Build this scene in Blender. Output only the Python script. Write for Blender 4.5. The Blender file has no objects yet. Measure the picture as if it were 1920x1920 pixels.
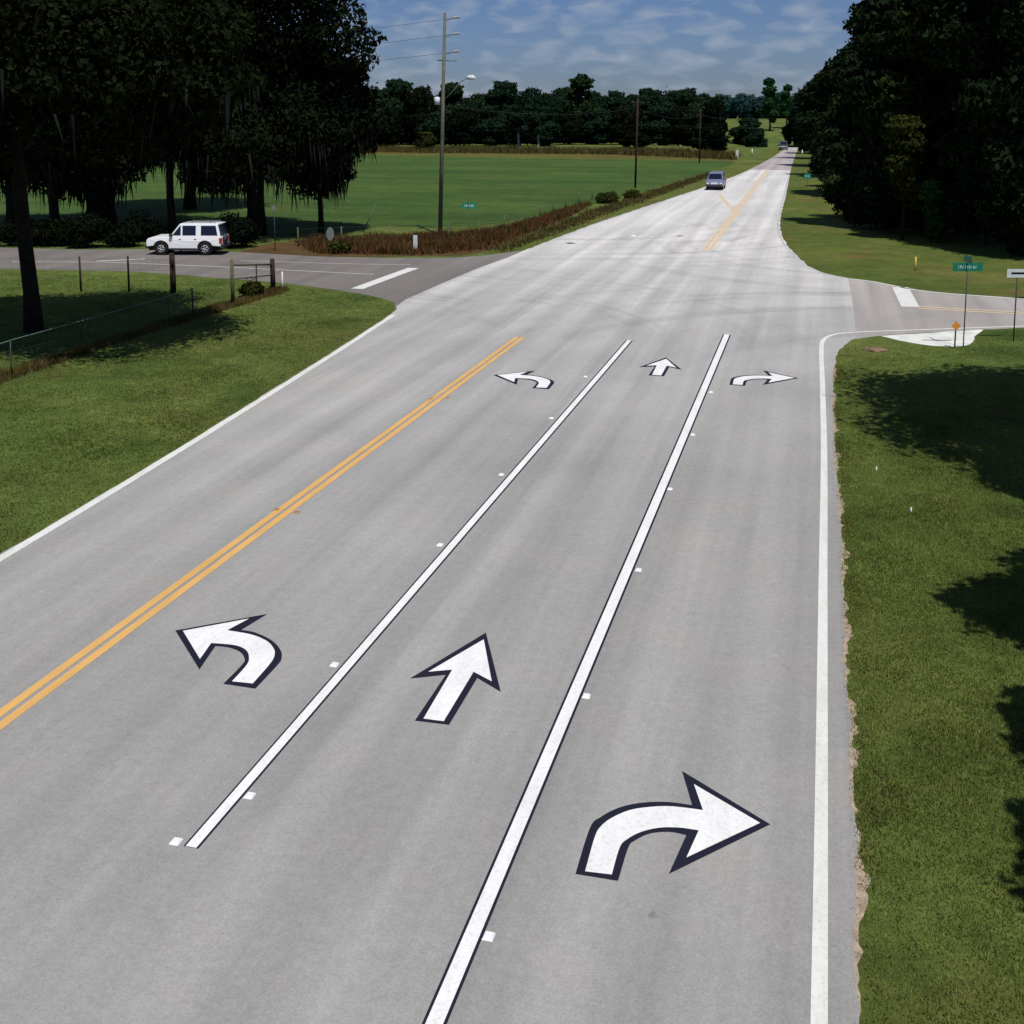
import bpy, bmesh, math, random
import numpy as np
from mathutils import Vector, Matrix

PI = math.pi
scene = bpy.context.scene
C = scene.collection
rnd = random.Random(7)

# ------------------------------------------------------------------ camera
F = 2200.0; TH = math.radians(8.0); H = 8.3
PPX = 960.0; HOR = 210.0; PPY = HOR + F*math.tan(TH)
PSI = math.atan(583*math.cos(TH)/F)
fwd = Vector((-math.sin(PSI)*math.cos(TH), math.cos(PSI)*math.cos(TH), -math.sin(TH)))
rgt = Vector((math.cos(PSI), math.sin(PSI), 0))
upv = rgt.cross(fwd)
CAM = Vector((0, 0, H))

def P(px, py, h=0.0):
    """ground point (at height h) seen at a place of the photograph"""
    d = fwd + rgt*((px-PPX)/F) + upv*((PPY-py)/F)
    t = (h-H)/d.z
    p = CAM + d*t
    return Vector((p.x, p.y, h))

def ppm(p):
    return F/((p-CAM).dot(fwd))

cd = bpy.data.cameras.new('camera'); cam = bpy.data.objects.new('camera', cd); C.objects.link(cam)
cam.location = CAM; cam.rotation_euler = (PI/2-TH, 0, PSI)
cd.sensor_width = 36; cd.lens = 36*F/1920; cd.shift_y = (PPY-960)/1920
cd.clip_start = .1; cd.clip_end = 9000
scene.camera = cam

# ------------------------------------------------------------------ materials
def S(r, g, b):
    f = lambda c: (c/255/12.92) if c/255 <= .04045 else ((c/255+.055)/1.055)**2.4
    return (f(r), f(g), f(b), 1)

class NT:
    def __init__(s, name):
        s.m = bpy.data.materials.new(name); s.m.use_nodes = True
        s.n = s.m.node_tree.nodes; s.l = s.m.node_tree.links
        s.b = s.n['Principled BSDF']; s.out = s.n['Material Output']
    def node(s, t, **k):
        x = s.n.new(t)
        for a, v in k.items(): setattr(x, a, v)
        return x
    def link(s, a, b): s.l.new(a, b)
    def noise(s, scale, detail=4, rough=.55, stretch=None, coord='Object', loc=None):
        tc = s.node('ShaderNodeTexCoord'); src = tc.outputs[coord]
        if stretch or loc:
            mp = s.node('ShaderNodeMapping')
            if stretch: mp.inputs['Scale'].default_value = stretch
            if loc: mp.inputs['Location'].default_value = loc
            s.link(src, mp.inputs[0]); src = mp.outputs[0]
        nz = s.node('ShaderNodeTexNoise')
        nz.inputs['Scale'].default_value = scale; nz.inputs['Detail'].default_value = detail
        nz.inputs['Roughness'].default_value = rough
        s.link(src, nz.inputs['Vector']); return nz.outputs['Fac']
    def ramp(s, fac, stops, interp='LINEAR'):
        r = s.node('ShaderNodeValToRGB'); r.color_ramp.interpolation = interp
        e = r.color_ramp.elements
        while len(e) < len(stops): e.new(.5)
        for q, (p, c) in zip(e, stops): q.position = p; q.color = c if len(c) == 4 else (*c, 1)
        s.link(fac, r.inputs[0]); return r.outputs[0]
    def mix(s, fac, a, b, mode='MIX'):
        m = s.node('ShaderNodeMix', data_type='RGBA', blend_type=mode)
        for i, v in ((0, fac), (6, a), (7, b)):
            if isinstance(v, (int, float)): m.inputs[i].default_value = v
            elif isinstance(v, tuple): m.inputs[i].default_value = v
            else: s.link(v, m.inputs[i])
        return m.outputs[2]
    def math(s, op, a, b=0.0, clamp=False):
        m = s.node('ShaderNodeMath', operation=op, use_clamp=clamp)
        for i, v in ((0, a), (1, b)):
            if isinstance(v, (int, float)): m.inputs[i].default_value = v
            else: s.link(v, m.inputs[i])
        return m.outputs[0]
    def bump(s, h, strength=.3, dist=.02):
        b = s.node('ShaderNodeBump'); b.inputs['Strength'].default_value = strength
        b.inputs['Distance'].default_value = dist
        s.link(h, b.inputs['Height']); s.link(b.outputs[0], s.b.inputs['Normal'])
    def col(s, c):
        if isinstance(c, tuple): s.b.inputs['Base Color'].default_value = c
        else: s.link(c, s.b.inputs['Base Color'])
    def fin(s, rough=.9, spec=.3, metal=0):
        s.b.inputs['Roughness'].default_value = rough
        s.b.inputs['Specular IOR Level'].default_value = spec
        s.b.inputs['Metallic'].default_value = metal
        return s.m

def plain(name, c, rough=.6, spec=.4, metal=0, var=.12, scale=9):
    t = NT(name); n = t.noise(scale, 5)
    a = tuple(max(0, v*(1-var)) for v in c[:3])+(1,); b = tuple(min(1, v*(1+var)) for v in c[:3])+(1,)
    t.col(t.ramp(n, [(.3, a), (.7, b)])); return t.fin(rough, spec, metal)

def soil_mat(name, stops, patches=None, grain=.35):
    """grass or soil seen from afar: broad patches, mid clumps, fine speckle"""
    t = NT(name)
    c = t.ramp(t.noise(.09, 6, .6), stops)
    if patches: 
        for col, sc, lo, hi, loc in patches:
            f = t.ramp(t.noise(sc, 5, .6, loc=loc), [(lo, (0, 0, 0, 1)), (hi, (1, 1, 1, 1))])
            c = t.mix(f, c, col)
    g = t.ramp(t.noise(.55, 6, .7, loc=(5, 2, 0)), [(.3, (1-grain*.8,)*3+(1,)), (.7, (1+grain*.8,)*3+(1,))])
    c = t.mix(1.0, c, g, 'MULTIPLY')
    g = t.ramp(t.noise(2.2, 8, .75), [(.25, (1-grain,)*3+(1,)), (.75, (1+grain,)*3+(1,))])
    c = t.mix(1.0, c, g, 'MULTIPLY')
    g = t.ramp(t.noise(14, 6, .8), [(.25, (1-grain,)*3+(1,)), (.75, (1+grain,)*3+(1,))])
    c = t.mix(1.0, c, g, 'MULTIPLY')
    sk = t.ramp(t.noise(.22, 5, .6, (.12, 1, 1) if 'field' in name else (.55, .3, 1)), [(.35, (.86,)*3+(1,)), (.65, (1.14, 1.12, 1.05, 1))])
    c = t.mix(1.0, c, sk, 'MULTIPLY')
    t.col(c); t.bump(t.noise(9, 8, .8), .6, .12)
    return t.fin(.95, .1)

M = {}
M['ground'] = soil_mat('verge_ground', [(.3, (.074, .116, .028, 1)), (.5, (.100, .135, .032, 1)), (.7, (.140, .145, .042, 1))],
    [((.115, .088, .030, 1), .16, .56, .74, (40, 7, 0)), ((.050, .082, .017, 1), .25, .50, .68, (3, 80, 0))])
M['field'] = soil_mat('field_grass', [(.3, (.037, .080, .019, 1)), (.5, (.047, .090, .021, 1)), (.7, (.066, .098, .026, 1))], [((.060, .105, .024, 1), .05, .45, .62, (3, 9, 0))], .28)
M['goldstrip'] = soil_mat('dry_grass_strip', [(.3, (.075, .088, .020, 1)), (.5, (.095, .095, .022, 1)), (.7, (.120, .078, .026, 1))], None, .25)
M['olive'] = soil_mat('olive_verge', [(.3, (.066, .098, .020, 1)), (.5, (.092, .118, .025, 1)), (.7, (.125, .124, .036, 1))], [((.135, .092, .036, 1), .22, .54, .70, (31, 4, 0)), ((.070, .112, .024, 1), .35, .52, .66, (7, 44, 0))], .32)
M['brown'] = soil_mat('brown_soil', [(.3, (.075, .050, .022, 1)), (.55, (.105, .064, .028, 1)), (.75, (.085, .085, .022, 1))], None, .3)
M['sand'] = plain('pale_sand', (.60, .61, .56, 1), .95, .1, var=.22, scale=1.2)
M['sandedge'] = plain('sandy_edge', (.34, .27, .20, 1), .95, .1, var=.3, scale=6)

def asphalt(name, near, far, y0, y1, warm=.5):
    t = NT(name)
    tc = t.node('ShaderNodeTexCoord'); sx = t.node('ShaderNodeSeparateXYZ'); t.link(tc.outputs['Object'], sx.inputs[0])
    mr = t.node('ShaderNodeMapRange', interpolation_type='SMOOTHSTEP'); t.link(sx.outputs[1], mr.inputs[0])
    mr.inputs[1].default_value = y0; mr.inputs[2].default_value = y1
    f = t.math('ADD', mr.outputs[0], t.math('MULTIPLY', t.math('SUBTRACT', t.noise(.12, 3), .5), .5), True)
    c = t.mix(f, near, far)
    # wheel-track streaks running along the road
    st = t.ramp(t.noise(1.1, 5, .6, (1, .022, 1)), [(.28, (.81,)*3+(1,)), (.5, (1, 1, 1, 1)), (.72, (1.17,)*3+(1,))])
    c = t.mix(1.0, c, st, 'MULTIPLY')
    mt = t.ramp(t.noise(.55, 6, .65), [(.3, (.91, .935, .925, 1)), (.5, (1, 1, 1, 1)), (.70, (1.08, 1.04, 1.015, 1))])
    c = t.mix(warm, c, mt, 'MULTIPLY')
    # fine aggregate
    ag = t.ramp(t.noise(38, 3, .7), [(.25, (.78,)*3+(1,)), (.75, (1.2,)*3+(1,))])
    c = t.mix(.9, c, ag, 'MULTIPLY')
    ag = t.ramp(t.noise(6, 6, .7), [(.25, (.9,)*3+(1,)), (.75, (1.09,)*3+(1,))])
    c = t.mix(1.0, c, ag, 'MULTIPLY')
    # small dark spots, oil drips
    sp = t.ramp(t.noise(2.7, 2, .5, loc=(9, 3, 0)), [(.76, (1, 1, 1, 1)), (.80, (.72,)*3+(1,))])
    c = t.mix(1.0, c, sp, 'MULTIPLY')
    # tyre arcs across the junction
    if name == 'main_asphalt':
        band = t.ramp(t.math('MULTIPLY', sx.outputs[1], .01), [(.36, (0, 0, 0, 1)), (.50, (1, 1, 1, 1)), (.78, (1, 1, 1, 1)), (1.0, (0, 0, 0, 1))])
        for (cx_, cy_, rmax, k) in ((5.5, 36, 26, 1), (-20, 38, 24, 2), (6, 76, 24, 3), (-16, 84, 26, 4)):
            dx = t.math('SUBTRACT', sx.outputs[0], cx_); dy = t.math('SUBTRACT', sx.outputs[1], cy_)
            rr = t.math('SQRT', t.math('ADD', t.math('MULTIPLY', dx, dx), t.math('MULTIPLY', dy, dy)))
            th = t.math('ARCTAN2', dy, dx)
            cb = t.node('ShaderNodeCombineXYZ'); t.link(rr, cb.inputs[0]); t.link(t.math('MULTIPLY', th, 1.2), cb.inputs[1]); cb.inputs[2].default_value = k*7.3
            nz = t.node('ShaderNodeTexNoise'); nz.inputs['Scale'].default_value = .75; nz.inputs['Detail'].default_value = 5; nz.inputs['Roughness'].default_value = .6
            t.link(cb.outputs[0], nz.inputs['Vector'])
            tr = t.ramp(nz.outputs['Fac'], [(.34, (.80, .79, .80, 1)), (.48, (1, 1, 1, 1)), (.66, (1.05,)*3+(1,))])
            fall = t.math('MULTIPLY', band, t.ramp(t.math('DIVIDE', rr, rmax), [(.15, (0, 0, 0, 1)), (.35, (1, 1, 1, 1)), (.75, (1, 1, 1, 1)), (1, (0, 0, 0, 1))]))
            c = t.mix(fall, c, t.mix(1.0, c, tr, 'MULTIPLY'))
    # repaired patches and grime, broad
    pt = t.ramp(t.noise(.16, 5, .6, (1, .45, 1), loc=(4, 8, 0)), [(.34, (.90, .90, .91, 1)), (.5, (1, 1, 1, 1)), (.68, (1.08, 1.075, 1.06, 1))])
    c = t.mix(1.0, c, pt, 'MULTIPLY')
    # pairs of darker wheel tracks, meandering a little
    if name == 'main_asphalt':
        wob = t.math('MULTIPLY', t.noise(.05, 3), 1.6)
        ph = t.math('MULTIPLY', t.math('ADD', sx.outputs[0], wob), 2*PI/1.86)
        sn_ = t.math('MULTIPLY', t.math('SINE', ph), .06)
        lt = t.math('ADD', 1.0, t.math('MULTIPLY', sn_, t.ramp(t.noise(.3, 3, .5, (1, .1, 1)), [(.35, (0, 0, 0, 1)), (.6, (1, 1, 1, 1))])))
        cb = t.node('ShaderNodeCombineColor')
        for q in range(3): t.link(lt, cb.inputs[q])
        c = t.mix(1.0, c, cb.outputs[0], 'MULTIPLY')
    t.col(c); t.bump(t.noise(60, 3, .7), .35, .006)
    return t.fin(.8, .35)

M['main'] = asphalt('main_asphalt', (.292, .286, .272, 1), (.575, .562, .54, 1), 14, 92)  # paler with distance: grazing sheen painted into the colour, along with bleached wear
M['side'] = asphalt('side_asphalt', (.165, .150, .138, 1), (.195, .178, .162, 1), 40, 90)
M['sideR'] = asphalt('side_asphalt_pale', (.33, .305, .285, 1), (.36, .33, .305, 1), 40, 90)
M['farroad'] = asphalt('far_asphalt', (.36, .32, .31, 1), (.38, .34, .33, 1), 100, 300)

def paint(name, c, wear=.10, wc=(.36, .355, .35, 1)):
    t = NT(name)
    w = t.ramp(t.noise(22, 6, .75), [(.60-wear, (0, 0, 0, 1)), (.80, (.75,)*3+(1,))])
    v = t.ramp(t.noise(2.5, 6, .7, (1, .3, 1)), [(.3, (.86, .855, .84, 1)), (.6, (1.02,)*3+(1,))])
    t.col(t.mix(1.0, t.mix(w, c, wc), v, 'MULTIPLY')); return t.fin(.6, .35)
M['wpaint'] = paint('white_paint', (.80, .80, .79, 1), .10)
M['wpaint_old'] = paint('worn_white_paint', (.70, .70, .66, 1), .10)
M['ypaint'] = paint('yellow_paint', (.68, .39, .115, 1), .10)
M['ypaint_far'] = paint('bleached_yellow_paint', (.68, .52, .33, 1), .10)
M['kpaint'] = paint('black_outline_paint', (.010, .010, .022, 1), -.1, (.030, .030, .042, 1))

def leaf_mat(name, a, b, c2=None, trans=.25):
    t = NT(name)
    g = t.node('ShaderNodeNewGeometry')
    c = t.ramp(g.outputs['Random Per Island'], [(0, a), (.7, b), (1, c2 or b)])
    cl = t.ramp(t.noise(.5, 3), [(.3, (.6,)*3+(1,)), (.7, (1.4,)*3+(1,))])
    c = t.mix(1.0, c, cl, 'MULTIPLY')
    oi = t.node('ShaderNodeObjectInfo')
    tint = t.ramp(oi.outputs['Random'], [(0, (.75, .85, .95, 1)), (.5, (1, 1, 1, 1)), (1, (1.3, 1.15, .85, 1))])
    c = t.mix(1.0, c, tint, 'MULTIPLY')
    df = t.node('ShaderNodeBsdfDiffuse'); t.link(c, df.inputs[0]); t.n.remove(t.b)
    if trans <= .15: t.link(df.outputs[0], t.out.inputs[0]); return t.m
    tr = t.node('ShaderNodeBsdfTranslucent'); t.link(c, tr.inputs[0])
    ms = t.node('ShaderNodeMixShader'); ms.inputs[0].default_value = trans
    t.link(df.outputs[0], ms.inputs[1]); t.link(tr.outputs[0], ms.inputs[2]); t.link(ms.outputs[0], t.out.inputs[0])
    return t.m
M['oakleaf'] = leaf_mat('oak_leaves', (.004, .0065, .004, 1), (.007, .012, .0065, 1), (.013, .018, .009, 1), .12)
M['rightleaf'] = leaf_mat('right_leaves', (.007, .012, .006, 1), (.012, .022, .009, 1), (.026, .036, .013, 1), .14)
M['oliveleaf'] = leaf_mat('olive_leaves', (.026, .034, .008, 1), (.042, .052, .012, 1), (.060, .060, .018, 1), .2)
M['farleaf'] = leaf_mat('far_leaves', (.008, .019, .011, 1), (.013, .028, .015, 1), (.020, .040, .018, 1), .15)
M['greenleaf'] = leaf_mat('fresh_leaves', (.018, .050, .018, 1), (.026, .075, .022, 1), (.038, .10, .028, 1), .2)
M['blueleaf'] = leaf_mat('haze_blue_leaves', (.018, .046, .048, 1), (.024, .060, .056, 1), (.03, .072, .06, 1), .15)  # blue of distance haze put into the leaf colour
M['moss'] = leaf_mat('moss_strands', (.011, .013, .010, 1), (.018, .021, .016, 1), (.028, .030, .024, 1), .15)
M['grassblade'] = leaf_mat('grass_blades', (.108, .162, .038, 1), (.150, .205, .052, 1), (.27, .26, .10, 1), .35)
M['weed'] = leaf_mat('brown_weed_blades', (.110, .036, .022, 1), (.175, .062, .036, 1), (.180, .130, .050, 1), .25)
M['rimgrass'] = leaf_mat('rusty_grass', (.085, .060, .020, 1), (.125, .085, .030, 1), (.15, .06, .03, 1), .25)
M['straw'] = leaf_mat('straw_blades', (.085, .075, .020, 1), (.130, .090, .030, 1), (.18, .14, .06, 1), .25)
M['bark'] = plain('dark_bark', (.022, .019, .016, 1), .95, .1, var=.4, scale=3)
M['palebark'] = plain('pale_bark', (.24, .24, .23, 1), .9, .1, var=.35, scale=2)
M['polewood'] = plain('weathered_pole_wood', (.12, .125, .095, 1), .9, .1, var=.25, scale=2)
M['darkwood'] = plain('dark_post_wood', (.040, .026, .020, 1), .95, .1, var=.3)
M['greywood'] = plain('grey_post_wood', (.10, .10, .06, 1), .95, .1, var=.3)
M['wire'] = plain('grey_wire', (.11, .18, .16, 1), .6, .3)
M['cable'] = plain('dark_cable', (.03, .03, .03, 1), .7, .2)
M['galv'] = plain('galvanised_steel', (.16, .17, .17, 1), .5, .5, .3)
M['darksteel'] = plain('dark_steel', (.035, .04, .04, 1), .6, .4)
M['whitepaintpost'] = plain('white_post_paint', (.66, .63, .58, 1), .6)
M['greensign'] = plain('green_sign_face', (.010, .185, .115, 1), .5, .4)
M['signwhite'] = plain('white_sign_face', (.62, .66, .70, 1), .5, .4)
M['signgrey'] = plain('grey_sign_back', (.15, .17, .15, 1), .6, .4)
M['orange'] = plain('orange_sign_face', (.72, .27, .04, 1), .5, .4)
M['yellowpost'] = plain('yellow_marker', (.62, .42, .06, 1), .6, .4)
M['carwhite'] = plain('white_car_paint', (.82, .83, .84, 1), .25, .6, var=.02)
M['carblue'] = plain('silver_blue_car_paint', (.17, .19, .31, 1), .3, .6, .2, var=.03)
M['cardark'] = plain('dark_car_paint', (.03, .03, .035, 1), .3, .6, var=.03)
M['glass'] = plain('tinted_window_glass', (.008, .010, .025, 1), .08, .6, var=.05)
M['rubber'] = plain('black_rubber', (.014, .014, .014, 1), .85, .2)
M['plastic'] = plain('dark_grey_plastic', (.035, .037, .045, 1), .6, .4)
M['rim'] = plain('alloy_rim', (.42, .42, .46, 1), .35, .6, .5)
M['lampred'] = plain('red_lamp_lens', (.45, .02, .012, 1), .2, .6)
M['lampwhite'] = plain('clear_lamp_lens', (.70, .72, .76, 1), .15, .7)
M['porcelain'] = plain('grey_porcelain', (.32, .33, .34, 1), .3, .5)
M['reflector'] = plain('white_reflector', (.80, .79, .80, 1), .4, .5)
M['amber'] = plain('amber_reflector', (.36, .17, .06, 1), .5, .4)
M['redclay'] = plain('red_clay', (.19, .125, .085, 1), .95, .1, var=.3, scale=3)

# ------------------------------------------------------------------ object helpers
def tag(o, label=None, cat=None, group=None, kind=None):
    if label: o['label'] = label
    if cat: o['category'] = cat
    if group: o['group'] = group
    if kind: o['kind'] = kind
    return o

def mesh_obj(name, verts, faces, mat, parent=None, smooth=False, link=True):
    me = bpy.data.meshes.new(name); me.from_pydata([tuple(v) for v in verts], [], faces); me.update()
    me.materials.append(mat)
    if smooth: me.polygons.foreach_set('use_smooth', [True]*len(me.polygons))
    o = bpy.data.objects.new(name, me)
    if link: C.objects.link(o)
    if parent: o.parent = parent
    return o

def np_mesh(name, V, nper, mat, parent=None):
    """V: (n*nper, 3) array of separate polygons of nper corners"""
    n = len(V)//nper
    me = bpy.data.meshes.new(name)
    me.vertices.add(len(V)); me.vertices.foreach_set('co', V.astype(np.float32).ravel())
    me.loops.add(len(V)); me.loops.foreach_set('vertex_index', np.arange(len(V), dtype=np.int32))
    me.polygons.add(n)
    me.polygons.foreach_set('loop_start', np.arange(0, len(V), nper, dtype=np.int32))
    me.polygons.foreach_set('loop_total', np.full(n, nper, dtype=np.int32))
    me.update(calc_edges=True); me.materials.append(mat)
    o = bpy.data.objects.new(name, me); C.objects.link(o)
    if parent: o.parent = parent
    return o

def empty(name, loc=(0, 0, 0), rz=0):
    o = bpy.data.objects.new(name, None); C.objects.link(o); o.location = loc; o.rotation_euler = (0, 0, rz)
    o.empty_display_size = .3; return o

def copy_tree(o, parent=None):
    c = o.copy(); C.objects.link(c)
    if parent: c.parent = parent
    for ch in list(o.children): copy_tree(ch, c)
    return c

class MB:
    def __init__(s): s.v = []; s.f = []
    def box(s, x0, x1, y0, y1, z0, z1, ch=0):
        if ch <= 0:
            b = len(s.v)
            for z in (z0, z1):
                s.v += [(x0, y0, z), (x1, y0, z), (x1, y1, z), (x0, y1, z)]
            s.f += [tuple(b+i for i in q) for q in ((3, 2, 1, 0), (4, 5, 6, 7), (0, 1, 5, 4), (1, 2, 6, 5), (2, 3, 7, 6), (3, 0, 4, 7))]
        else:
            bm = bmesh.new(); bmesh.ops.create_cube(bm, size=1)
            bmesh.ops.scale(bm, vec=(x1-x0, y1-y0, z1-z0), verts=bm.verts)
            bmesh.ops.translate(bm, vec=((x0+x1)/2, (y0+y1)/2, (z0+z1)/2), verts=bm.verts)
            bmesh.ops.bevel(bm, geom=list(bm.edges), offset=ch, segments=2, affect='EDGES', profile=.6)
            s.addbm(bm)
        return s
    def addbm(s, bm):
        b = len(s.v); bm.verts.ensure_lookup_table(); bm.verts.index_update()
        s.v += [tuple(v.co) for v in bm.verts]; s.f += [tuple(b+v.index for v in f.verts) for f in bm.faces]; bm.free()
    def tube(s, pts, rad, n=10, caps=True):
        pts = [Vector(p) for p in pts]
        if not hasattr(rad, '__len__'): rad = [rad]*len(pts)
        base = len(s.v)
        ref = Vector((0, 0, 1))
        for i, p in enumerate(pts):
            d = (pts[min(i+1, len(pts)-1)]-pts[max(i-1, 0)]).normalized()
            r = ref if abs(d.dot(ref)) < .9 else Vector((1, 0, 0))
            a = d.cross(r).normalized(); b = d.cross(a)
            for k in range(n):
                t = 2*PI*k/n; q = p+(a*math.cos(t)+b*math.sin(t))*rad[i]; s.v.append(tuple(q))
        for i in range(len(pts)-1):
            for k in range(n):
                k2 = (k+1) % n; o = base+i*n
                s.f.append((o+k, o+k2, o+n+k2, o+n+k))
        if caps:
            s.f.append(tuple(base+k for k in reversed(range(n)))); s.f.append(tuple(base+(len(pts)-1)*n+k for k in range(n)))
        return s
    def prism(s, poly, axis, a, b):
        """poly 2-D extruded along axis ('x','y','z') from a to b"""
        def put(p, t):
            return {'x': (t, p[0], p[1]), 'y': (p[0], t, p[1]), 'z': (p[0], p[1], t)}[axis]
        n = len(poly); o = len(s.v)
        s.v += [put(p, a) for p in poly]+[put(p, b) for p in poly]
        s.f.append(tuple(o+i for i in range(n))); s.f.append(tuple(o+n+i for i in reversed(range(n))))
        for i in range(n):
            j = (i+1) % n; s.f.append((o+i, o+n+i, o+n+j, o+j))
        return s
    def build(s, name, mat, parent=None, smooth=False, bevel=0):
        o = mesh_obj(name, s.v, s.f, mat, parent, smooth)
        if bevel:
            m = o.modifiers.new('bevel', 'BEVEL'); m.width = bevel; m.segments = 2; m.limit_method = 'ANGLE'; m.angle_limit = .6
        return o

def noise1(t, seed=0, amp=1):
    return amp*(math.sin(t*1.7+seed)+.6*math.sin(t*4.3+seed*2.1)+.4*math.sin(t*9.1+seed*3.7)+.3*math.sin(t*21+seed*1.3))/2.3

def densify(pts, step, jit=0, seed=1):
    out = []; d = 0; r = random.Random(seed)
    n = len(pts)
    for i in range(n):
        a = pts[i]; b = pts[(i+1) % n]; L = (b-a).length
        k = max(1, int(L/step)); nn = Vector((-(b-a).y, (b-a).x, 0)); nn = nn.normalized() if nn.length else nn
        for j in range(k):
            q = a+(b-a)*(j/k)
            if jit: q = q+nn*noise1((d+L*j/k)*1.3, seed, jit)+nn*r.uniform(-jit, jit)*.5
            out.append(q)
        d += L
    return out

def sheet(name, pts, z, mat, hfun=None):
    """flat polygon sheet, triangulated"""
    bm = bmesh.new(); vs = [bm.verts.new((p[0], p[1], z)) for p in pts]; f = bm.faces.new(vs)
    if f.normal.z < 0: f.normal_flip()
    bm.normal_update()
    if f.normal.z < 0: f.normal_flip()
    bmesh.ops.triangulate(bm, faces=[f]); me = bpy.data.meshes.new(name); bm.to_mesh(me); bm.free()
    me.materials.append(mat); o = bpy.data.objects.new(name, me); C.objects.link(o); return o

def px(*a): return [P(x, y) for x, y in a]

def catmull(pts, n=6):
    out = []
    for i in range(len(pts)-1):
        p0 = pts[max(i-1, 0)]; p1 = pts[i]; p2 = pts[i+1]; p3 = pts[min(i+2, len(pts)-1)]
        for j in range(n):
            t = j/n
            out.append(.5*((2*p1)+(-p0+p2)*t+(2*p0-5*p1+4*p2-p3)*t*t+(-p0+3*p1-3*p2+p3)*t**3))
    out.append(pts[-1]); return out

# ------------------------------------------------------------------ terrain
def sst(a, b, t):
    t = max(0, min(1, (t-a)/(b-a))); return t*t*(3-2*t)
def hgt(x, y):
    h = 5.5*sst(330, 520, y)*(1-.4*sst(-60, -200, x) if x < -60 else 1)
    near = math.exp(-((x+8)/22)**2)
    h -= 3.2*near*sst(286, 315, y)*(1-sst(350, 430, y))
    return h
xs = sorted(set([-2500, -1600, -1000, -700, -500]+list(range(-400, 121, 8))+[160, 240, 400, 700, 1200, 2500]))
ys = sorted(set([-300, -100, -40, 0]+list(range(40, 281, 40))+list(range(286, 560, 8))+[600, 700, 900, 1400, 2500, 5000]))
gv = [(x, y, hgt(x, y)) for y in ys for x in xs]; nx = len(xs)
gf = [(j*nx+i, j*nx+i+1, (j+1)*nx+i+1, (j+1)*nx+i) for j in range(len(ys)-1) for i in range(nx-1)]
tag(mesh_obj('ground', gv, gf, M['ground'], smooth=True), kind='structure')

# outlines in the photograph, carried onto the ground
side_far = [(22, 465), (150, 468), (300, 468), (450, 473), (600, 481), (800, 484), (900, 480), (985, 469)]
main_left_far = [(985, 469), (1100, 425), (1200, 391), (1320, 351), (1390, 325), (1440, 300), (1462, 286), (1476, 276)]
main_right_far = [(1497, 276), (1485, 310), (1475, 360), (1465, 400), (1463, 428), (1473, 455), (1500, 485), (1530, 507), (1590, 522)]
rside_far = [(1590, 522), (1640, 528), (1700, 540), (1760, 548), (1895, 558)]
rside_near = [(1895, 616), (1830, 619), (1700, 626), (1640, 631), (1600, 637), (1578, 652), (1566, 678)]
main_right_near = [(1566, 678), (1561, 720), (1562, 800), (1568, 900), (1576, 1000), (1582, 1200), (1593, 1400), (1602, 1600), (1607, 1895), (1609, 2050)]
lside_near = [(742, 576), (735, 566), (700, 556), (650, 547), (530, 531), (400, 521), (300, 513), (200, 508), (22, 505)]
main_left_near = [(12, 1034), (120, 970), (300, 862), (480, 750), (640, 650), (735, 588), (742, 576)]

def W(l): return catmull(px(*l), 5)
# main pavement
edge_l = px(*main_left_near)
d = (edge_l[1]-edge_l[0]).normalized()
start_l = edge_l[0]-d*((edge_l[0].y+25)/d.y)
left_side = [Vector((start_l.x, -25, 0))]+densify(W(main_left_near)+[P(742, 576)], .35, .035, 2)[:-1]
bound_l = px((742, 576), (760, 562), (830, 531), (900, 502), (950, 484), (985, 469))
far_l = W(main_left_far)
far_r = W(main_right_far)
bound_r = px((1590, 522), (1600, 580), (1606, 636))
def rag(pts, step, amp, seed):
    """open polyline made ragged"""
    r = random.Random(seed); out = []; d = 0
    for a, b in zip(pts[:-1], pts[1:]):
        L = (b-a).length; k = max(1, int(L/step)); t = (b-a).normalized(); nn = Vector((-t.y, t.x, 0))
        for j in range(k):
            q = a+(b-a)*(j/k); out.append(q+nn*(noise1((d+L*j/k)*1.1, seed, amp)+r.uniform(-amp, amp)*.6))
        d += L
    out.append(pts[-1]); return out
left_near = [Vector((start_l.x, -25, 0))]+rag(catmull(px(*main_left_near), 5), .3, .03, 2)
right_near = rag(catmull(px(*[(1606, 636)]+rside_near[4:]+main_right_near[1:]), 5), .22, .035, 5)
last = right_near[-1]
split = 174.0
fl = [p for p in far_l if p.y < split]; fr = [p for p in far_r if p.y < split]
def atY(poly, y):
    for a, b in zip(poly[:-1], poly[1:]):
        if (a.y-y)*(b.y-y) <= 0 and a.y != b.y:
            return a+(b-a)*((y-a.y)/(b.y-a.y))
Ls, Rs = atY(far_l, split), atY(far_r, split)
main_outline = left_near+bound_l[1:]+rag(fl, .6, .06, 8)[1:]+[Ls, Rs]+rag(fr, .6, .06, 9)+bound_r[1:]+right_near[1:]+[Vector((last.x+.02, -25, 0))]
tag(sheet('main_road', main_outline, .012, M['main']), kind='structure')
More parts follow.
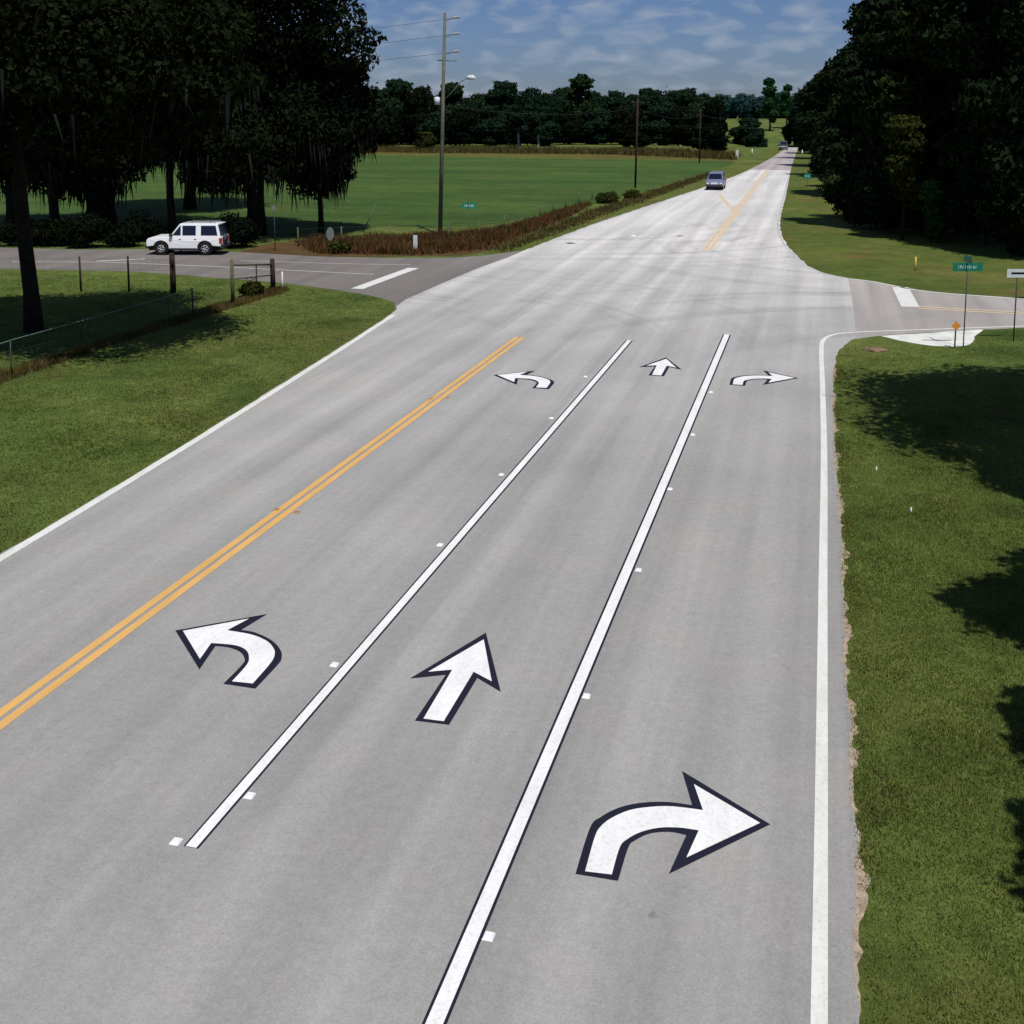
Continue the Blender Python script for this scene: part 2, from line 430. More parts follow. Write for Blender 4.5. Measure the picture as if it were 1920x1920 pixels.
# older, browner pavement further on, following the terrain over the crest
fL = [Ls]+[p for p in far_l if p.y > split]; fR = [Rs]+[p for p in reversed(far_r) if p.y > split]
v = []; f = []
N = 45
for i in range(N):
    y = split+i*3.4
    a = atY(far_l, y) or Vector((far_l[-1].x-(y-far_l[-1].y)*-.02, y, 0))
    b = atY(far_r, y) or Vector((far_r[0].x+(y-far_r[0].y)*.03, y, 0))
    for k in range(7):
        q = a+(b-a)*k/6; v.append((q.x, q.y, hgt(q.x, q.y)+.02))
for i in range(N-1):
    for k in range(6): f.append((i*7+k, i*7+k+1, (i+1)*7+k+1, (i+1)*7+k))
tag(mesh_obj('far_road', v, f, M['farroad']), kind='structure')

# left side road: continue the last direction far beyond the frame
def extend(p, q, dist): return p+(p-q).normalized()*dist
sf = W(side_far); sn = W(lside_near)
far_end = extend(sf[0], sf[4], 150); near_end = extend(sn[-1], sn[-6], 150)
lo = [far_end]+rag(sf, .6, .05, 11)+list(reversed(bound_l[:-1]))+rag(sn, .5, .04, 12)[1:]+[near_end]
tag(sheet('left_side_road', lo, .008, M['side']), kind='structure')
rf = W(rside_far); rn = catmull(px(*[(1895, 616), (1830, 619), (1700, 626), (1640, 631), (1606, 636)]), 5)
ro = rag(rf, .5, .04, 13)+[extend(rf[-1], rf[-6], 120), extend(rn[0], rn[5], 120)]+rag(rn, .4, .04, 14)+list(reversed(bound_r[:-1]))[:-1]
tag(sheet('right_side_road', ro, .008, M['sideR']), kind='structure')
# sand patch beside the right side road
sp = rag(catmull(px((1650, 630), (1700, 641), (1755, 649), (1812, 648), (1828, 632), (1840, 617), (1760, 623), (1650, 630)), 4), .3, .04, 15)
tag(sheet('sand_patch', sp[:-1], .005, M['sand']), kind='structure')
# pale ragged sandy rim of the right pavement edge
rim_in = [p+Vector((-.1, 0, 0)) for p in catmull(px(*main_right_near), 6)]
rr = random.Random(3)
rim = []; 
pts = catmull(px(*main_right_near), 6)
dense = []
for a, b in zip(pts[:-1], pts[1:]):
    k = max(1, int((b-a).length/.09))
    for j in range(k): dense.append(a+(b-a)*j/k)
outer = [p+Vector((.035+max(-.03, noise1(i*.11, 4, .13)+noise1(i*.43, 9, .05))+rr.uniform(0, .03), 0, 0)) for i, p in enumerate(dense)]
tag(sheet('sandy_road_edge', [p+Vector((-.12, 0, 0)) for p in dense]+list(reversed(outer)), .0075, M['sandedge']), kind='structure')

# field, strips of other grass
tag(sheet('field', catmull(px((-250, 440), (-250, 335), (-250, 292), (400, 290), (700, 291), (1000, 297), (1150, 299), (1300, 302), (1380, 303), (1330, 322), (1200, 360), (1120, 380), (1000, 405), (880, 425), (640, 425), (300, 440), (-250, 440)), 3)[:-1], .004, M['field']), kind='structure')
tag(sheet('dry_grass_strip', px((-250, 291), (400, 289), (700, 290), (1000, 296), (1300, 301), (1380, 302), (1380, 276), (1000, 274), (600, 274), (-250, 274)), .005, M['goldstrip']), kind='structure')
tag(sheet('left_far_verge', catmull(px((905, 474), (960, 455), (1060, 415), (1130, 390), (1250, 352), (1350, 318), (1400, 297), (1446, 278), (1470, 276), (1440, 300), (1390, 325), (1320, 351), (1200, 391), (1100, 425), (985, 470), (905, 474)), 3)[:-1], .006, M['olive']), kind='structure')
tag(sheet('right_far_verge', catmull(px((1499, 278), (1486, 310), (1476, 360), (1466, 400), (1464, 428), (1474, 455), (1500, 485), (1530, 506), (1590, 520), (1640, 525), (1700, 537), (1990, 560), (1990, 450), (1700, 432), (1600, 415), (1560, 360), (1530, 310), (1512, 280)), 3)[:-1], .004, M['olive']), kind='structure')
tag(sheet('brown_ditch', catmull(px((440, 476), (520, 455), (700, 450), (850, 445), (960, 428), (1060, 398), (1105, 384), (1070, 405), (990, 440), (900, 474), (780, 480), (600, 481), (440, 476)), 3)[:-1], .006, M['brown']), kind='structure')

# ------------------------------------------------------------------ paint on the road
def strip(name, pts, w0, w1, z, mat, parent=None, off=0):
    v = []; f = []; n = len(pts)
    for i, p in enumerate(pts):
        t = (pts[min(i+1, n-1)]-pts[max(i-1, 0)]).normalized(); s = Vector((-t.y, t.x, 0))
        w = w0+(w1-w0)*i/(n-1)
        a = p+s*(w/2+off); b = p-s*(w/2-off)
        v += [(a.x, a.y, z), (b.x, b.y, z)]
    for i in range(n-1): f.append((2*i+1, 2*i+3, 2*i+2, 2*i))
    return mesh_obj(name, v, f, mat, parent)

def line_pts(a, b, n=40): return [a+(b-a)*i/n for i in range(n+1)]

def lane_line(a, b, w0, w1, label):
    t = empty('lane_line', ((a+b)/2).to_tuple()); tag(t, label, 'lane line', 'white lane lines with thin black edges')
    o = Vector(t.location); pts = [p-o for p in line_pts(a, b)]
    strip('black_border', pts, w0+.055, w1+.10, .0165, M['kpaint'], t)
    strip('white_stripe', pts, w0, w1, .0205, M['wpaint'], t)
    return t
lane_line(P(358, 1591), P(1180, 639), .135, .165, 'white lane line between the left-turn and straight arrows, with its near end in view')
b1 = P(826, 1895); b2 = P(1363, 628)
dd = (b2-b1).normalized(); lane_line(b1-dd*8, b2, .15, .20, 'white lane line between the straight and right-turn arrows, running off the bottom of the frame')

def double_line(a, b, mat, label, w=.155, gap=.075, single_from=None):
    t = empty('centre_line', ((a+b)/2).to_tuple()); tag(t, label, 'centre line')
    o = Vector(t.location); pts = [p-o for p in line_pts(a, b)]
    for s in (-1, 1): strip('yellow_stripe', pts, w, w, .0172, mat, t, s*(w+gap)/2)
    return t
a = P(22, 1335); b = P(975, 633); dd = (b-a).normalized()
double_line(a-dd*14, b, M['ypaint'], 'orange-yellow double centre line on the near side of the junction')
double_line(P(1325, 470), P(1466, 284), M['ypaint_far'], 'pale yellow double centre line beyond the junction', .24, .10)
tag(strip('island_line', px((1387, 405), (1370, 388), (1357, 375), (1349, 364)), .3, .3, .0195, M['ypaint_far']), 'short faded yellow slanting line touching the far centre line', 'road line')

rl = px((1536, 1895), (1540, 1500), (1543, 1100), (1545, 850), (1542, 720), (1540, 660), (1543, 640), (1560, 629), (1600, 624), (1700, 620), (1895, 613))
rl2 = [Vector((rl[0].x-.02, -20, 0))]+catmull(rl, 8)+[extend(rl[-1], rl[-2], 60)]
tag(strip('edge_line', rl2, .155, .15, .018, M['wpaint_old']), 'solid white line along the right pavement edge, curving into the right side road', 'edge line')
le = px((22, 1036), (120, 977), (300, 868), (480, 756), (640, 655), (738, 591))
dd = (le[0]-le[1]).normalized()
tag(strip('edge_line', [le[0]+dd*14]+catmull(le, 6), .20, .21, .018, M['wpaint_old']), 'solid white line along the grass on the left pavement edge', 'edge line')
M['faint'] = paint('faint_white_paint', (.52, .51, .48, 1), .30, (.4, .39, .37, 1))
tag(strip('edge_line', [p+Vector((.14, -.1, 0)) for p in W(main_left_far) if p.y < 210], .15, .15, .017, M['faint']), 'thin white line on the left edge of the road beyond the junction', 'edge line')
tag(strip('edge_line', [p+Vector((-.15, 0, 0)) for p in W(main_right_far) if p.y < 210], .15, .15, .017, M['faint']), 'thin white line on the right edge of the road beyond the junction', 'edge line')
tag(strip('edge_line', [p+Vector((0, -.25, 0)) for p in rf], .16, .16, .016, M['wpaint_old']), 'white line on the far edge of the right side road', 'edge line')
tag(strip('stop_bar', px((669, 542), (775, 503)), .62, .62, .016, M['wpaint_old']), 'broad white stop bar across the left side road', 'stop bar')
tag(strip('stop_bar', px((1688, 539), (1707, 576)), .75, .75, .016, M['wpaint_old']), 'broad white stop bar across the right side road', 'stop bar')
tag(strip('side_road_line', px((22, 491), (200, 492), (400, 500), (560, 508), (700, 515)), .17, .17, .016, M['faint']), 'thin white line along the near lane of the left side road', 'road line')
tag(strip('side_road_line', px((450, 489), (640, 495), (770, 497)), .13, .13, .016, M['faint']), 'thin pale line behind the gate on the left side road', 'road line')
tag(strip('side_road_dash', px((182, 490), (272, 486)), .22, .22, .0165, M['wpaint_old']), 'short pale dash on the left side road left of the white car', 'road line')
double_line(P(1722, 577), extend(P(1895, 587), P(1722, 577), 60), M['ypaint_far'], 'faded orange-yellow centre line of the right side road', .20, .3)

def smooth_runs(pl, runs):
    out = []; i = 0
    while i < len(pl):
        run = next((r_ for r_ in runs if r_[0] == i), None)
        if run:
            sub = [Vector((*p, 0)) for p in pl[run[0]:run[1]+1]]
            out += [(q.x, q.y) for q in catmull(sub, 6)]; i = run[1]+1
        else: out.append(pl[i]); i += 1
    return out
def arrow(outer, inner, label, ro=(), ri=()):
    outer = smooth_runs(outer, ro); inner = smooth_runs(inner, ri)
    c = P(sum(p[0] for p in inner)/len(inner), sum(p[1] for p in inner)/len(inner))
    t = empty('lane_arrow', c.to_tuple()); tag(t, label, 'road arrow')
    for nm, pl, z, m in (('dark_outline', outer, .018, 'kpaint'), ('white_face', inner, .022, 'wpaint')):
        o = sheet(nm, [P(*p)-c for p in pl], z, M[m]); o.parent = t
    return t
A_st = arrow([(911, 1188), (939, 1299), (895, 1273), (842, 1361), (778, 1353), (836, 1267), (769, 1274)],
    [(907, 1201), (922, 1280), (888, 1262), (832, 1355), (794, 1350), (848, 1258), (803, 1262)], 'large near straight-ahead arrow in the middle lane')
A_lt = arrow([(329, 1184), (501, 1153), (452, 1183), (479, 1188), (510, 1203), (526, 1221), (528, 1236), (520, 1249), (479, 1293), (419, 1284), (455, 1247), (458, 1235), (450, 1224), (430, 1216), (404, 1213), (374, 1257)],
    [(343, 1185), (467, 1162), (426, 1184), (471, 1192), (500, 1204), (513, 1218), (515, 1230), (507, 1246), (474, 1284), (435, 1280), (462, 1250), (467, 1235), (461, 1221), (440, 1212), (396, 1208), (375, 1238)], 'large near left-turn arrow beside the yellow line', ((2, 8), (9, 14)), ((2, 8), (9, 14)))
A_rt = arrow([(1079, 1641), (1106, 1555), (1127, 1534), (1160, 1517), (1200, 1508), (1249, 1506), (1298, 1512), (1279, 1448), (1444, 1548), (1254, 1641), (1287, 1568), (1256, 1562), (1219, 1565), (1191, 1578), (1178, 1592), (1159, 1654)],
    [(1097, 1637), (1115, 1573), (1127, 1552), (1148, 1536), (1181, 1522), (1219, 1516), (1261, 1515), (1318, 1522), (1301, 1473), (1425, 1546), (1287, 1611), (1310, 1560), (1275, 1555), (1237, 1555), (1202, 1563), (1177, 1576), (1162, 1592), (1147, 1643)], 'large near right-turn arrow in the right lane', ((0, 6), (10, 15)), ((0, 7), (11, 17)))
for src, a, b, lab in ((A_st, (911, 1188), (1249, 671), 'small far straight-ahead arrow in the middle lane before the junction'),
                       (A_lt, (329, 1184), (925, 704), 'small far left-turn arrow beside the end of the yellow line'),
                       (A_rt, (1444, 1548), (1497, 710), 'small far right-turn arrow in the right lane before the junction')):
    c = copy_tree(src); c.location += P(*b)-P(*a); c['label'] = lab

# raised pavement markers
mk = MB(); bm = bmesh.new(); bmesh.ops.create_cube(bm, size=1)
for v_ in bm.verts:
    k = .72 if v_.co.z > 0 else 1
    v_.co = Vector((v_.co.x*.115*k, v_.co.y*.13*k, (v_.co.z+.5)*.022+.012))
mk.addbm(bm)
proto = mk.build('pavement_marker', M['reflector'])
spots = [((330, 1580), 'white'), ((468, 1494), 'white'), ((627, 1248), 'white'), ((825, 1023), 'white'), ((940, 891), 'white'), ((1034, 785), 'white'), ((1098, 707), 'white'),
         ((916, 1758), 'white'), ((1099, 1307), 'white'), ((1197, 1070), 'white'), ((1256, 918), 'white'), ((1299, 816), 'white'), ((1333, 736), 'white'),
         ((518, 957), 'amber'), ((556, 962), 'amber'), ((808, 749), 'amber'), ((839, 747), 'amber'), ((1188, 443), 'white'), ((1246, 412), 'white')]
ordn = ['nearest', 'second nearest', 'third nearest', 'fourth nearest', 'fifth nearest', 'sixth nearest', 'farthest']
for i, (q, kd) in enumerate(spots):
    if i == 0: o = proto
    else:
        o = proto.copy(); C.objects.link(o)
        if kd == 'amber':
            if 'amber_me' not in globals(): amber_me = proto.data.copy(); amber_me.materials[0] = M['amber']
            o.data = amber_me
    o.location = P(*q)
    if i < 7: lab = 'small white pavement marker by the left white lane line, %s of the row' % ordn[i]
    elif i < 13: lab = 'small white pavement marker by the right white lane line, %s of the row' % (ordn[i-7] if i < 12 else 'farthest')
    elif i < 17: lab = 'small brown pavement marker %s the yellow double line, %s pair' % ('left of' if i % 2 else 'right of', 'nearer' if i < 15 else 'farther')
    else: lab = 'small white marker on the pale road beyond the junction, %s one' % ('nearer' if i == 17 else 'farther'); 
    if i >= 17: o.scale = (3, 4, 2)
    tag(o, lab, 'pavement marker', 'raised pavement markers along the lane lines')

# ------------------------------------------------------------------ grass, weeds (countless: stuff)
def inpoly(X, Y, poly):
    x = np.array([p[0] for p in poly]); y = np.array([p[1] for p in poly]); c = np.zeros(len(X), bool); j = len(x)-1
    for i in range(len(x)):
        cond = ((y[i] > Y) != (y[j] > Y)) & (X < (x[j]-x[i])*(Y-y[i])/(y[j]-y[i]+1e-12)+x[i]); c ^= cond; j = i
    return c

def blades(name, poly, dens, h0, h1, mat, wd=.012, nb=4, seed=1, spread=.05, lean=.6, fade=None, exclude=None):
    r = np.random.default_rng(seed)
    X0, X1 = min(p[0] for p in poly), max(p[0] for p in poly); Y0, Y1 = min(p[1] for p in poly), max(p[1] for p in poly)
    n = int((X1-X0)*(Y1-Y0)*dens)
    X = r.uniform(X0, X1, n); Y = r.uniform(Y0, Y1, n); k = inpoly(X, Y, poly)
    if exclude is not None: k &= ~inpoly(X, Y, exclude)
    if fade: k &= r.uniform(0, 1, n) < np.clip(1-(Y-fade[0])/(fade[1]-fade[0]), .15, 1)
    # patchiness
    pat = .5+.5*np.sin(X*.9+1.3*np.sin(Y*.7))*np.cos(Y*.8+.9*np.sin(X*.5+2))
    X, Y, pat = X[k], Y[k], pat[k]
    X = np.repeat(X, nb)+r.normal(0, spread, len(X)*nb); Y = np.repeat(Y, nb)+r.normal(0, spread, len(Y)*nb); pat = np.repeat(pat, nb)
    n = len(X); hh = r.uniform(h0, h1, n)*(.65+.6*pat); a = r.uniform(0, 2*PI, n); L = r.uniform(.1, lean, n)*hh; la = r.uniform(0, 2*PI, n)
    w = wd*r.uniform(.6, 1.5, n)
    V = np.zeros((n, 3, 3))
    V[:, 0] = np.stack([X-w*np.cos(a), Y-w*np.sin(a), np.zeros(n)], 1)
    V[:, 1] = np.stack([X+w*np.cos(a), Y+w*np.sin(a), np.zeros(n)], 1)
    V[:, 2] = np.stack([X+L*np.cos(la), Y+L*np.sin(la), hh], 1)
    return np_mesh(name, V.reshape(-1, 3), 3, mat)

right_edge = [Vector((P(1609, 2050).x+.06, -2, 0))]+[p+Vector((.06, 0, 0)) for p in reversed(catmull(px(*main_right_near), 3))]
rv = right_edge+px((1582, 655), (1610, 641), (1700, 645), (1755, 652), (1815, 652), (1835, 630), (1900, 618), (2000, 616))+[Vector((9, 30, 0)), Vector((6, -2, 0))]
tag(blades('grass', rv, 620, .018, .055, M['grassblade'], .008, 4, 3, fade=(18, 46)), 'mown green verge grass right of the main road', kind='stuff')
lv = [p+Vector((-.05, 0, 0)) for p in catmull(px((-60, 1078), (12, 1034), (120, 970), (300, 862), (480, 750), (640, 650), (733, 588), (734, 570), (700, 559), (650, 550), (530, 534), (400, 525)), 3)]+px((250, 517), (-60, 512))
tag(blades('grass', lv, 230, .02, .06, M['grassblade'], .012, 3, 4, fade=(26, 60)), 'mown green verge grass left of the main road', kind='stuff')
brown = px((-60, 745), (22, 712), (150, 668), (300, 618), (420, 583), (520, 552), (540, 545), (530, 538), (400, 575), (250, 622), (120, 664), (-60, 718))
tag(sheet('brown_fence_strip', brown, .003, M['brown']), kind='structure')
tag(blades('dry_grass', brown, 190, .10, .26, M['straw'], .014, 4, 5, spread=.08), 'brown dry grass along the foot of the left wire fence', kind='stuff')
for q0, q1, wid in ((.02, .12, .35), (.20, .27, .25), (.33, .47, .4), (.52, .57, .2), (.62, .72, .35), (.80, .93, .45)):
    a_, b_ = int(q0*len(dense)), int(q1*len(dense)); seg = dense[a_:b_]; n_ = len(seg)
    rp_ = [Vector((p.x+.06, p.y, 0)) for p in seg]+[Vector((p.x+.06+wid*math.sin(PI*(k+.5)/n_)*(1+.3*math.sin(k*.4)), p.y, 0)) for k, p in reversed(list(enumerate(seg)))]
    tag(blades('dry_grass', rp_, 210, .02, .06, M['rimgrass'], .009, 3, 6+a_), 'brown dry grass patch along the right pavement edge', kind='stuff')
wd1 = px((600, 476), (560, 452), (700, 445), (860, 442), (960, 425), (1050, 398), (1105, 382), (1080, 398), (1000, 432), (900, 468), (800, 478))
tag(blades('weeds', wd1, 26, .12, .55, M['weed'], .028, 4, 8, spread=.3, lean=.9), 'red-brown tall weeds in the ditch along the field edge', kind='stuff')
wd2 = px((905, 470), (980, 448), (1100, 400), (1200, 366), (1330, 325), (1330, 332), (1210, 376), (1110, 412), (1000, 455), (940, 474))
tag(blades('weeds', wd1, 14, .15, .6, M['oliveleaf'], .03, 4, 18, spread=.35, lean=.9), 'green tall weeds mixed into the red-brown ditch weeds', kind='stuff')
tag(blades('weeds', wd2, 12, .15, .4, M['straw'], .035, 4, 9, spread=.25, lean=.6), 'yellowish tall grass on the far left roadside', kind='stuff')
wd3 = px((1150, 290), (700, 286), (300, 286), (300, 280), (800, 280), (1250, 284), (1380, 292), (1380, 300))
tag(blades('weeds', wd3, 2.0, .5, 1.2, M['straw'], .12, 4, 10, spread=.6, lean=.4), 'dry tall grass at the far end of the field', kind='stuff')

# ------------------------------------------------------------------ trees
def leaf_cards(r, lobes, n, size, shell=.55, flat=.6):
    w = np.array([l[3]**2 for l in lobes]); w = w/w.sum()
    idx = r.choice(len(lobes), n, p=w)
    L = np.array([[l[0], l[1], l[2], l[3], l[4]] for l in lobes])[idx]
    d = r.normal(size=(n, 3)); d /= np.linalg.norm(d, axis=1)[:, None]
    # lumpy radius so that the outline is uneven
    lump = 1+.16*np.sin(d[:, 0]*7+L[:, 0]*3)*np.sin(d[:, 1]*6+L[:, 1]*2)+.14*np.sin(d[:, 2]*9+L[:, 2])
    rad = (shell+(1-shell)*r.uniform(0, 1, n)**.6)*lump
    rad *= 1+.16*(r.uniform(0, 1, n) < .08)*r.uniform(0, 1, n)
    c = L[:, :3]+d*rad[:, None]*np.stack([L[:, 3], L[:, 3], L[:, 4]], 1)
    nrm = d+r.normal(size=(n, 3))*flat; nrm /= np.linalg.norm(nrm, axis=1)[:, None]
    t = np.cross(nrm, r.normal(size=(n, 3))); t /= np.linalg.norm(t, axis=1)[:, None]
    b = np.cross(nrm, t); s = size*r.uniform(.5, 1.3, n)[:, None]
    V = np.stack([c-t*s, c-b*s*.55+nrm*s*.15, c+t*s, c+b*s*.55+nrm*s*.1], 1)
    V[:, :, 2] = np.maximum(V[:, :, 2], .03)
    return V.reshape(-1, 3)

def make_lobes(r, R, z0, z1, n, lr, cx=0, cy=0, top=.75):
    out = []; zc = (z0+z1)/2; hz = (z1-z0)/2
    for i in range(n):
        a = 2*PI*i*.618+r.uniform(-.4, .4); u = r.uniform(-1, 1)
        prof = math.sqrt(max(.05, 1-(u*.85)**2)) if u < 0 else math.sqrt(max(.05, 1-(u)**2))*top+(1-top)*.6
        rr_ = (R-lr*R*.8)*prof*math.sqrt(r.uniform(.35, 1))
        rad = lr*R*r.uniform(.7, 1.25)
        out.append((cx+rr_*math.cos(a), cy+rr_*math.sin(a), zc+u*(hz-rad*.6), rad, rad*r.uniform(.65, .95)))
    out.append((cx, cy, zc, R*.55, hz*.6))
    return out

def moss_strips(r, lobes, n, ln=(1, 3), w=.06):
    n = int(n*.6); sel = sorted(lobes, key=lambda l: l[2]-l[4])[:max(3, int(len(lobes)*.6))]
    V = []
    for i in range(n):
        l = sel[r.integers(len(sel))]; a = r.uniform(0, 2*PI); q = math.sqrt(r.uniform(0.1, 1))
        x = l[0]+l[3]*q*math.cos(a); y = l[1]+l[3]*q*math.sin(a); z = l[2]-l[4]*math.sqrt(max(0, 1-q*q))*.9
        L = min(r.uniform(*ln)*r.uniform(.4, 1), max(.3, z-1.2)); aa = r.uniform(0, PI); ww = w*r.uniform(.5, 1.8)
        dx, dy = ww*math.cos(aa), ww*math.sin(aa); sx, sy = r.normal(0, .18, 2)
        V += [(x-dx, y-dy, z), (x+dx, y+dy, z), (x+sx*.5+dx*.7, y+sy*.5+dy*.7, z-L*.55), (x+sx, y+sy, z-L)]
    return np.array(V)

def wobble(a, b, n, amp, r):
    out = []
    for i in range(n+1):
        t = i/n; q = a+(b-a)*t
        k = amp*math.sin(PI*t); out.append(q+Vector((r.uniform(-k, k), r.uniform(-k, k), 0)))
    return out

def make_tree(name, label, R, z0, z1, tr, nl=14, n=30000, leaf=.25, mat='oakleaf', seed=1, lr=.36, moss=0, off=(0, 0), lean=(0, 0), bark='bark', cat='tree', group=None, top=.75, loc=(0, 0, 0), mossln=(1, 3), shell=.55, fork=1):
    r = np.random.default_rng(seed); pr = random.Random(seed)
    t = empty(name, loc); tag(t, label, cat, group)
    lobes = make_lobes(pr, R, z0, z1, nl, lr, off[0], off[1], top)
    np_mesh('crown', leaf_cards(r, lobes, n, leaf, shell), 4, M[mat], t)
    tk = MB()
    zt = max(z0+.5, (z0+z1)*.42) if z0 > 1.5 else (z0+z1)*.35
    tops = Vector((lean[0], lean[1], zt))
    for fk in range(fork):
        base = Vector((fk*tr*1.6-(fork-1)*tr*.8, 0, -.15))
        sp = wobble(base, tops+Vector(((fk-.5*(fork-1))*1.4, 0, 0)), 6, tr*.5, pr)
        tk.tube(sp, [tr*1.45, tr*1.08, tr, tr*.94, tr*.88, tr*.8, tr*.7], 12)
        big = sorted(lobes[:-1], key=lambda l: -l[3])[:7]
        for l in big[fk::fork]:
            e = Vector((l[0], l[1], l[2]))
            s = sp[-2] if pr.random() < .5 else sp[-1]
            pp = wobble(s, e, 5, .35, pr)
            for i, q in enumerate(pp): q.z += .6*math.sin(PI*i/5)
            tk.tube(pp, [tr*.5, tr*.42, tr*.34, tr*.26, tr*.18, tr*.09], 7)
    tk.build('trunk', M[bark], t, True)
    if moss: np_mesh('hanging_moss', moss_strips(r, lobes, moss, mossln), 4, M['moss'], t)
    return t

GL = 'mossy oaks behind the left side road'
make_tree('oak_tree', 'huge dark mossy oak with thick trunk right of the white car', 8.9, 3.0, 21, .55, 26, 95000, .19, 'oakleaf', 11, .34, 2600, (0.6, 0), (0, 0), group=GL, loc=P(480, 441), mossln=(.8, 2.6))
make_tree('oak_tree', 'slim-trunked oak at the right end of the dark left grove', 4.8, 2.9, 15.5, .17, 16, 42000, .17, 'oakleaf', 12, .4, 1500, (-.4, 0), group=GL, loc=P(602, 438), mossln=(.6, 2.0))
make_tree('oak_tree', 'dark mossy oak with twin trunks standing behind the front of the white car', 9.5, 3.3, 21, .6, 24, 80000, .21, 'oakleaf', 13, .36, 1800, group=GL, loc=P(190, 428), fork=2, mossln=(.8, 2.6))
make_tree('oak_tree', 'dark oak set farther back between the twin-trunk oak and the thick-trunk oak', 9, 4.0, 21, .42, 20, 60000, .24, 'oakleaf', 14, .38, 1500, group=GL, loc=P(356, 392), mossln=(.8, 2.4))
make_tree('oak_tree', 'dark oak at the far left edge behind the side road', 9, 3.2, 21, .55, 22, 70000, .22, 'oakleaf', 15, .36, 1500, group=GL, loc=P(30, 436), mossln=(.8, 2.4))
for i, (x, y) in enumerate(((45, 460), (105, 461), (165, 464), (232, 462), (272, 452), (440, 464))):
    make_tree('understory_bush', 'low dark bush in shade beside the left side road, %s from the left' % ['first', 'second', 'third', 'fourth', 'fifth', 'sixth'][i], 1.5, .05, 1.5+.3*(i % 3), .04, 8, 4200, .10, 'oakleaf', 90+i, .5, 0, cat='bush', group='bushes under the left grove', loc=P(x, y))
make_tree('oak_tree', 'dark oak added for shade right behind the bonnet of the white car', 6.6, 3.4, 17, .24, 18, 60000, .17, 'oakleaf', 17, .36, 1500, (.6, 0), group=GL, loc=P(322, 447), mossln=(.6, 2.0))  # oak added to throw more shade under the grove
make_tree('oak_tree', 'dark oak added for shade close to the side road left of the twin-trunk oak', 7, 3.2, 18, .3, 18, 60000, .18, 'oakleaf', 18, .36, 1500, group=GL, loc=P(104, 452), mossln=(.6, 2.0))  # another added oak, carries the shade band farther left
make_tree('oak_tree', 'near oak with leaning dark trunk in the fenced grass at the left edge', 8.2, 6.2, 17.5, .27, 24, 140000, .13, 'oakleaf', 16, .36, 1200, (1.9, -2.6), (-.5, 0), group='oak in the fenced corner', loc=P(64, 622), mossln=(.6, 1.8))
GR = 'dark trees along the right roadside'
RT = [((1665, 428), 4.4, .5, 17.0, 21, 'tall dark tree whose foliage reaches the ground at the left front of the right grove'),
      ((1765, 432), 5.4, .6, 21, 22, 'tall dark tree in the middle of the right grove behind the yellowish tree'),
      ((1880, 452), 5.8, .6, 22, 23, 'tall dark tree at the right frame edge behind the green street sign'),
      ((1985, 480), 6.0, .8, 21, 24, 'tall dark tree cut by the right frame edge')]
for q, R, z0, z1, sd, lab in RT:
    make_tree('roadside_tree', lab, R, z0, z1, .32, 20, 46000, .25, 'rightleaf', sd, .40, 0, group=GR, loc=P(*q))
RT2 = [((1612, 368), 4.6, .4, 15.5, 31, 'dark tree just left of and behind the front tree of the right grove'),
       ((1572, 332), 4.4, .4, 14.5, 32, 'second dark tree back along the right roadside'),
       ((1545, 312), 4.6, .4, 14.5, 33, 'third dark tree back along the right roadside'),
       ((1535, 298), 5.2, .4, 14.0, 34, 'fourth dark tree back along the right roadside'),
       ((1522, 288), 4.6, .4, 11.0, 35, 'farthest dark tree of the row on the right roadside'),
       ((1740, 372), 6.0, .4, 20, 36, 'dark tree in the second row of the right grove'),
       ((1860, 380), 6.5, .4, 21, 37, 'dark tree in the second row near the right frame edge')]
for q, R, z0, z1, sd, lab in RT2:
    make_tree('roadside_tree', lab, R, z0, z1, .25, 16, 26000, .30, 'rightleaf', sd, .42, 0, group=GR, loc=P(*q))
make_tree('small_tree', 'yellowish olive small tree in front of the dark right grove', 1.7, .8, 8.6, .10, 10, 12000, .15, 'oliveleaf', 41, .5, 0, loc=P(1692, 449), top=.6)
make_tree('bush', 'fresh green bush at the foot of the right grove', 1.0, .2, 4.4, .05, 7, 4500, .14, 'greenleaf', 42, .55, 0, cat='bush', loc=P(1745, 455))
for i, (x, y, rr_, hh) in enumerate(((1596, 408, 2.3, 4.5), (1632, 428, 2.2, 4.2), (1676, 436, 2.4, 4.6), (1722, 440, 2.0, 5.0), (1790, 446, 2.6, 5.5), (1846, 462, 2.4, 4.5), (1898, 478, 2.4, 5.5), (1562, 350, 2.4, 4.5), (1545, 326, 2.4, 4.5))):
    make_tree('understory_bush', 'dark bush filling the foot of the right grove, %s' % ['below its left edge', 'left of the yellowish tree', 'behind the yellowish tree', 'right of the yellowish tree', 'right of the fresh green bush', 'above the street sign', 'at the frame edge', 'under the second tree back', 'under the third tree back'][i], rr_, .02, hh, .06, 10, 9000, .15, 'rightleaf', 110+i, .5, 0, cat='bush', group='bushes under the right grove', loc=P(x, y))
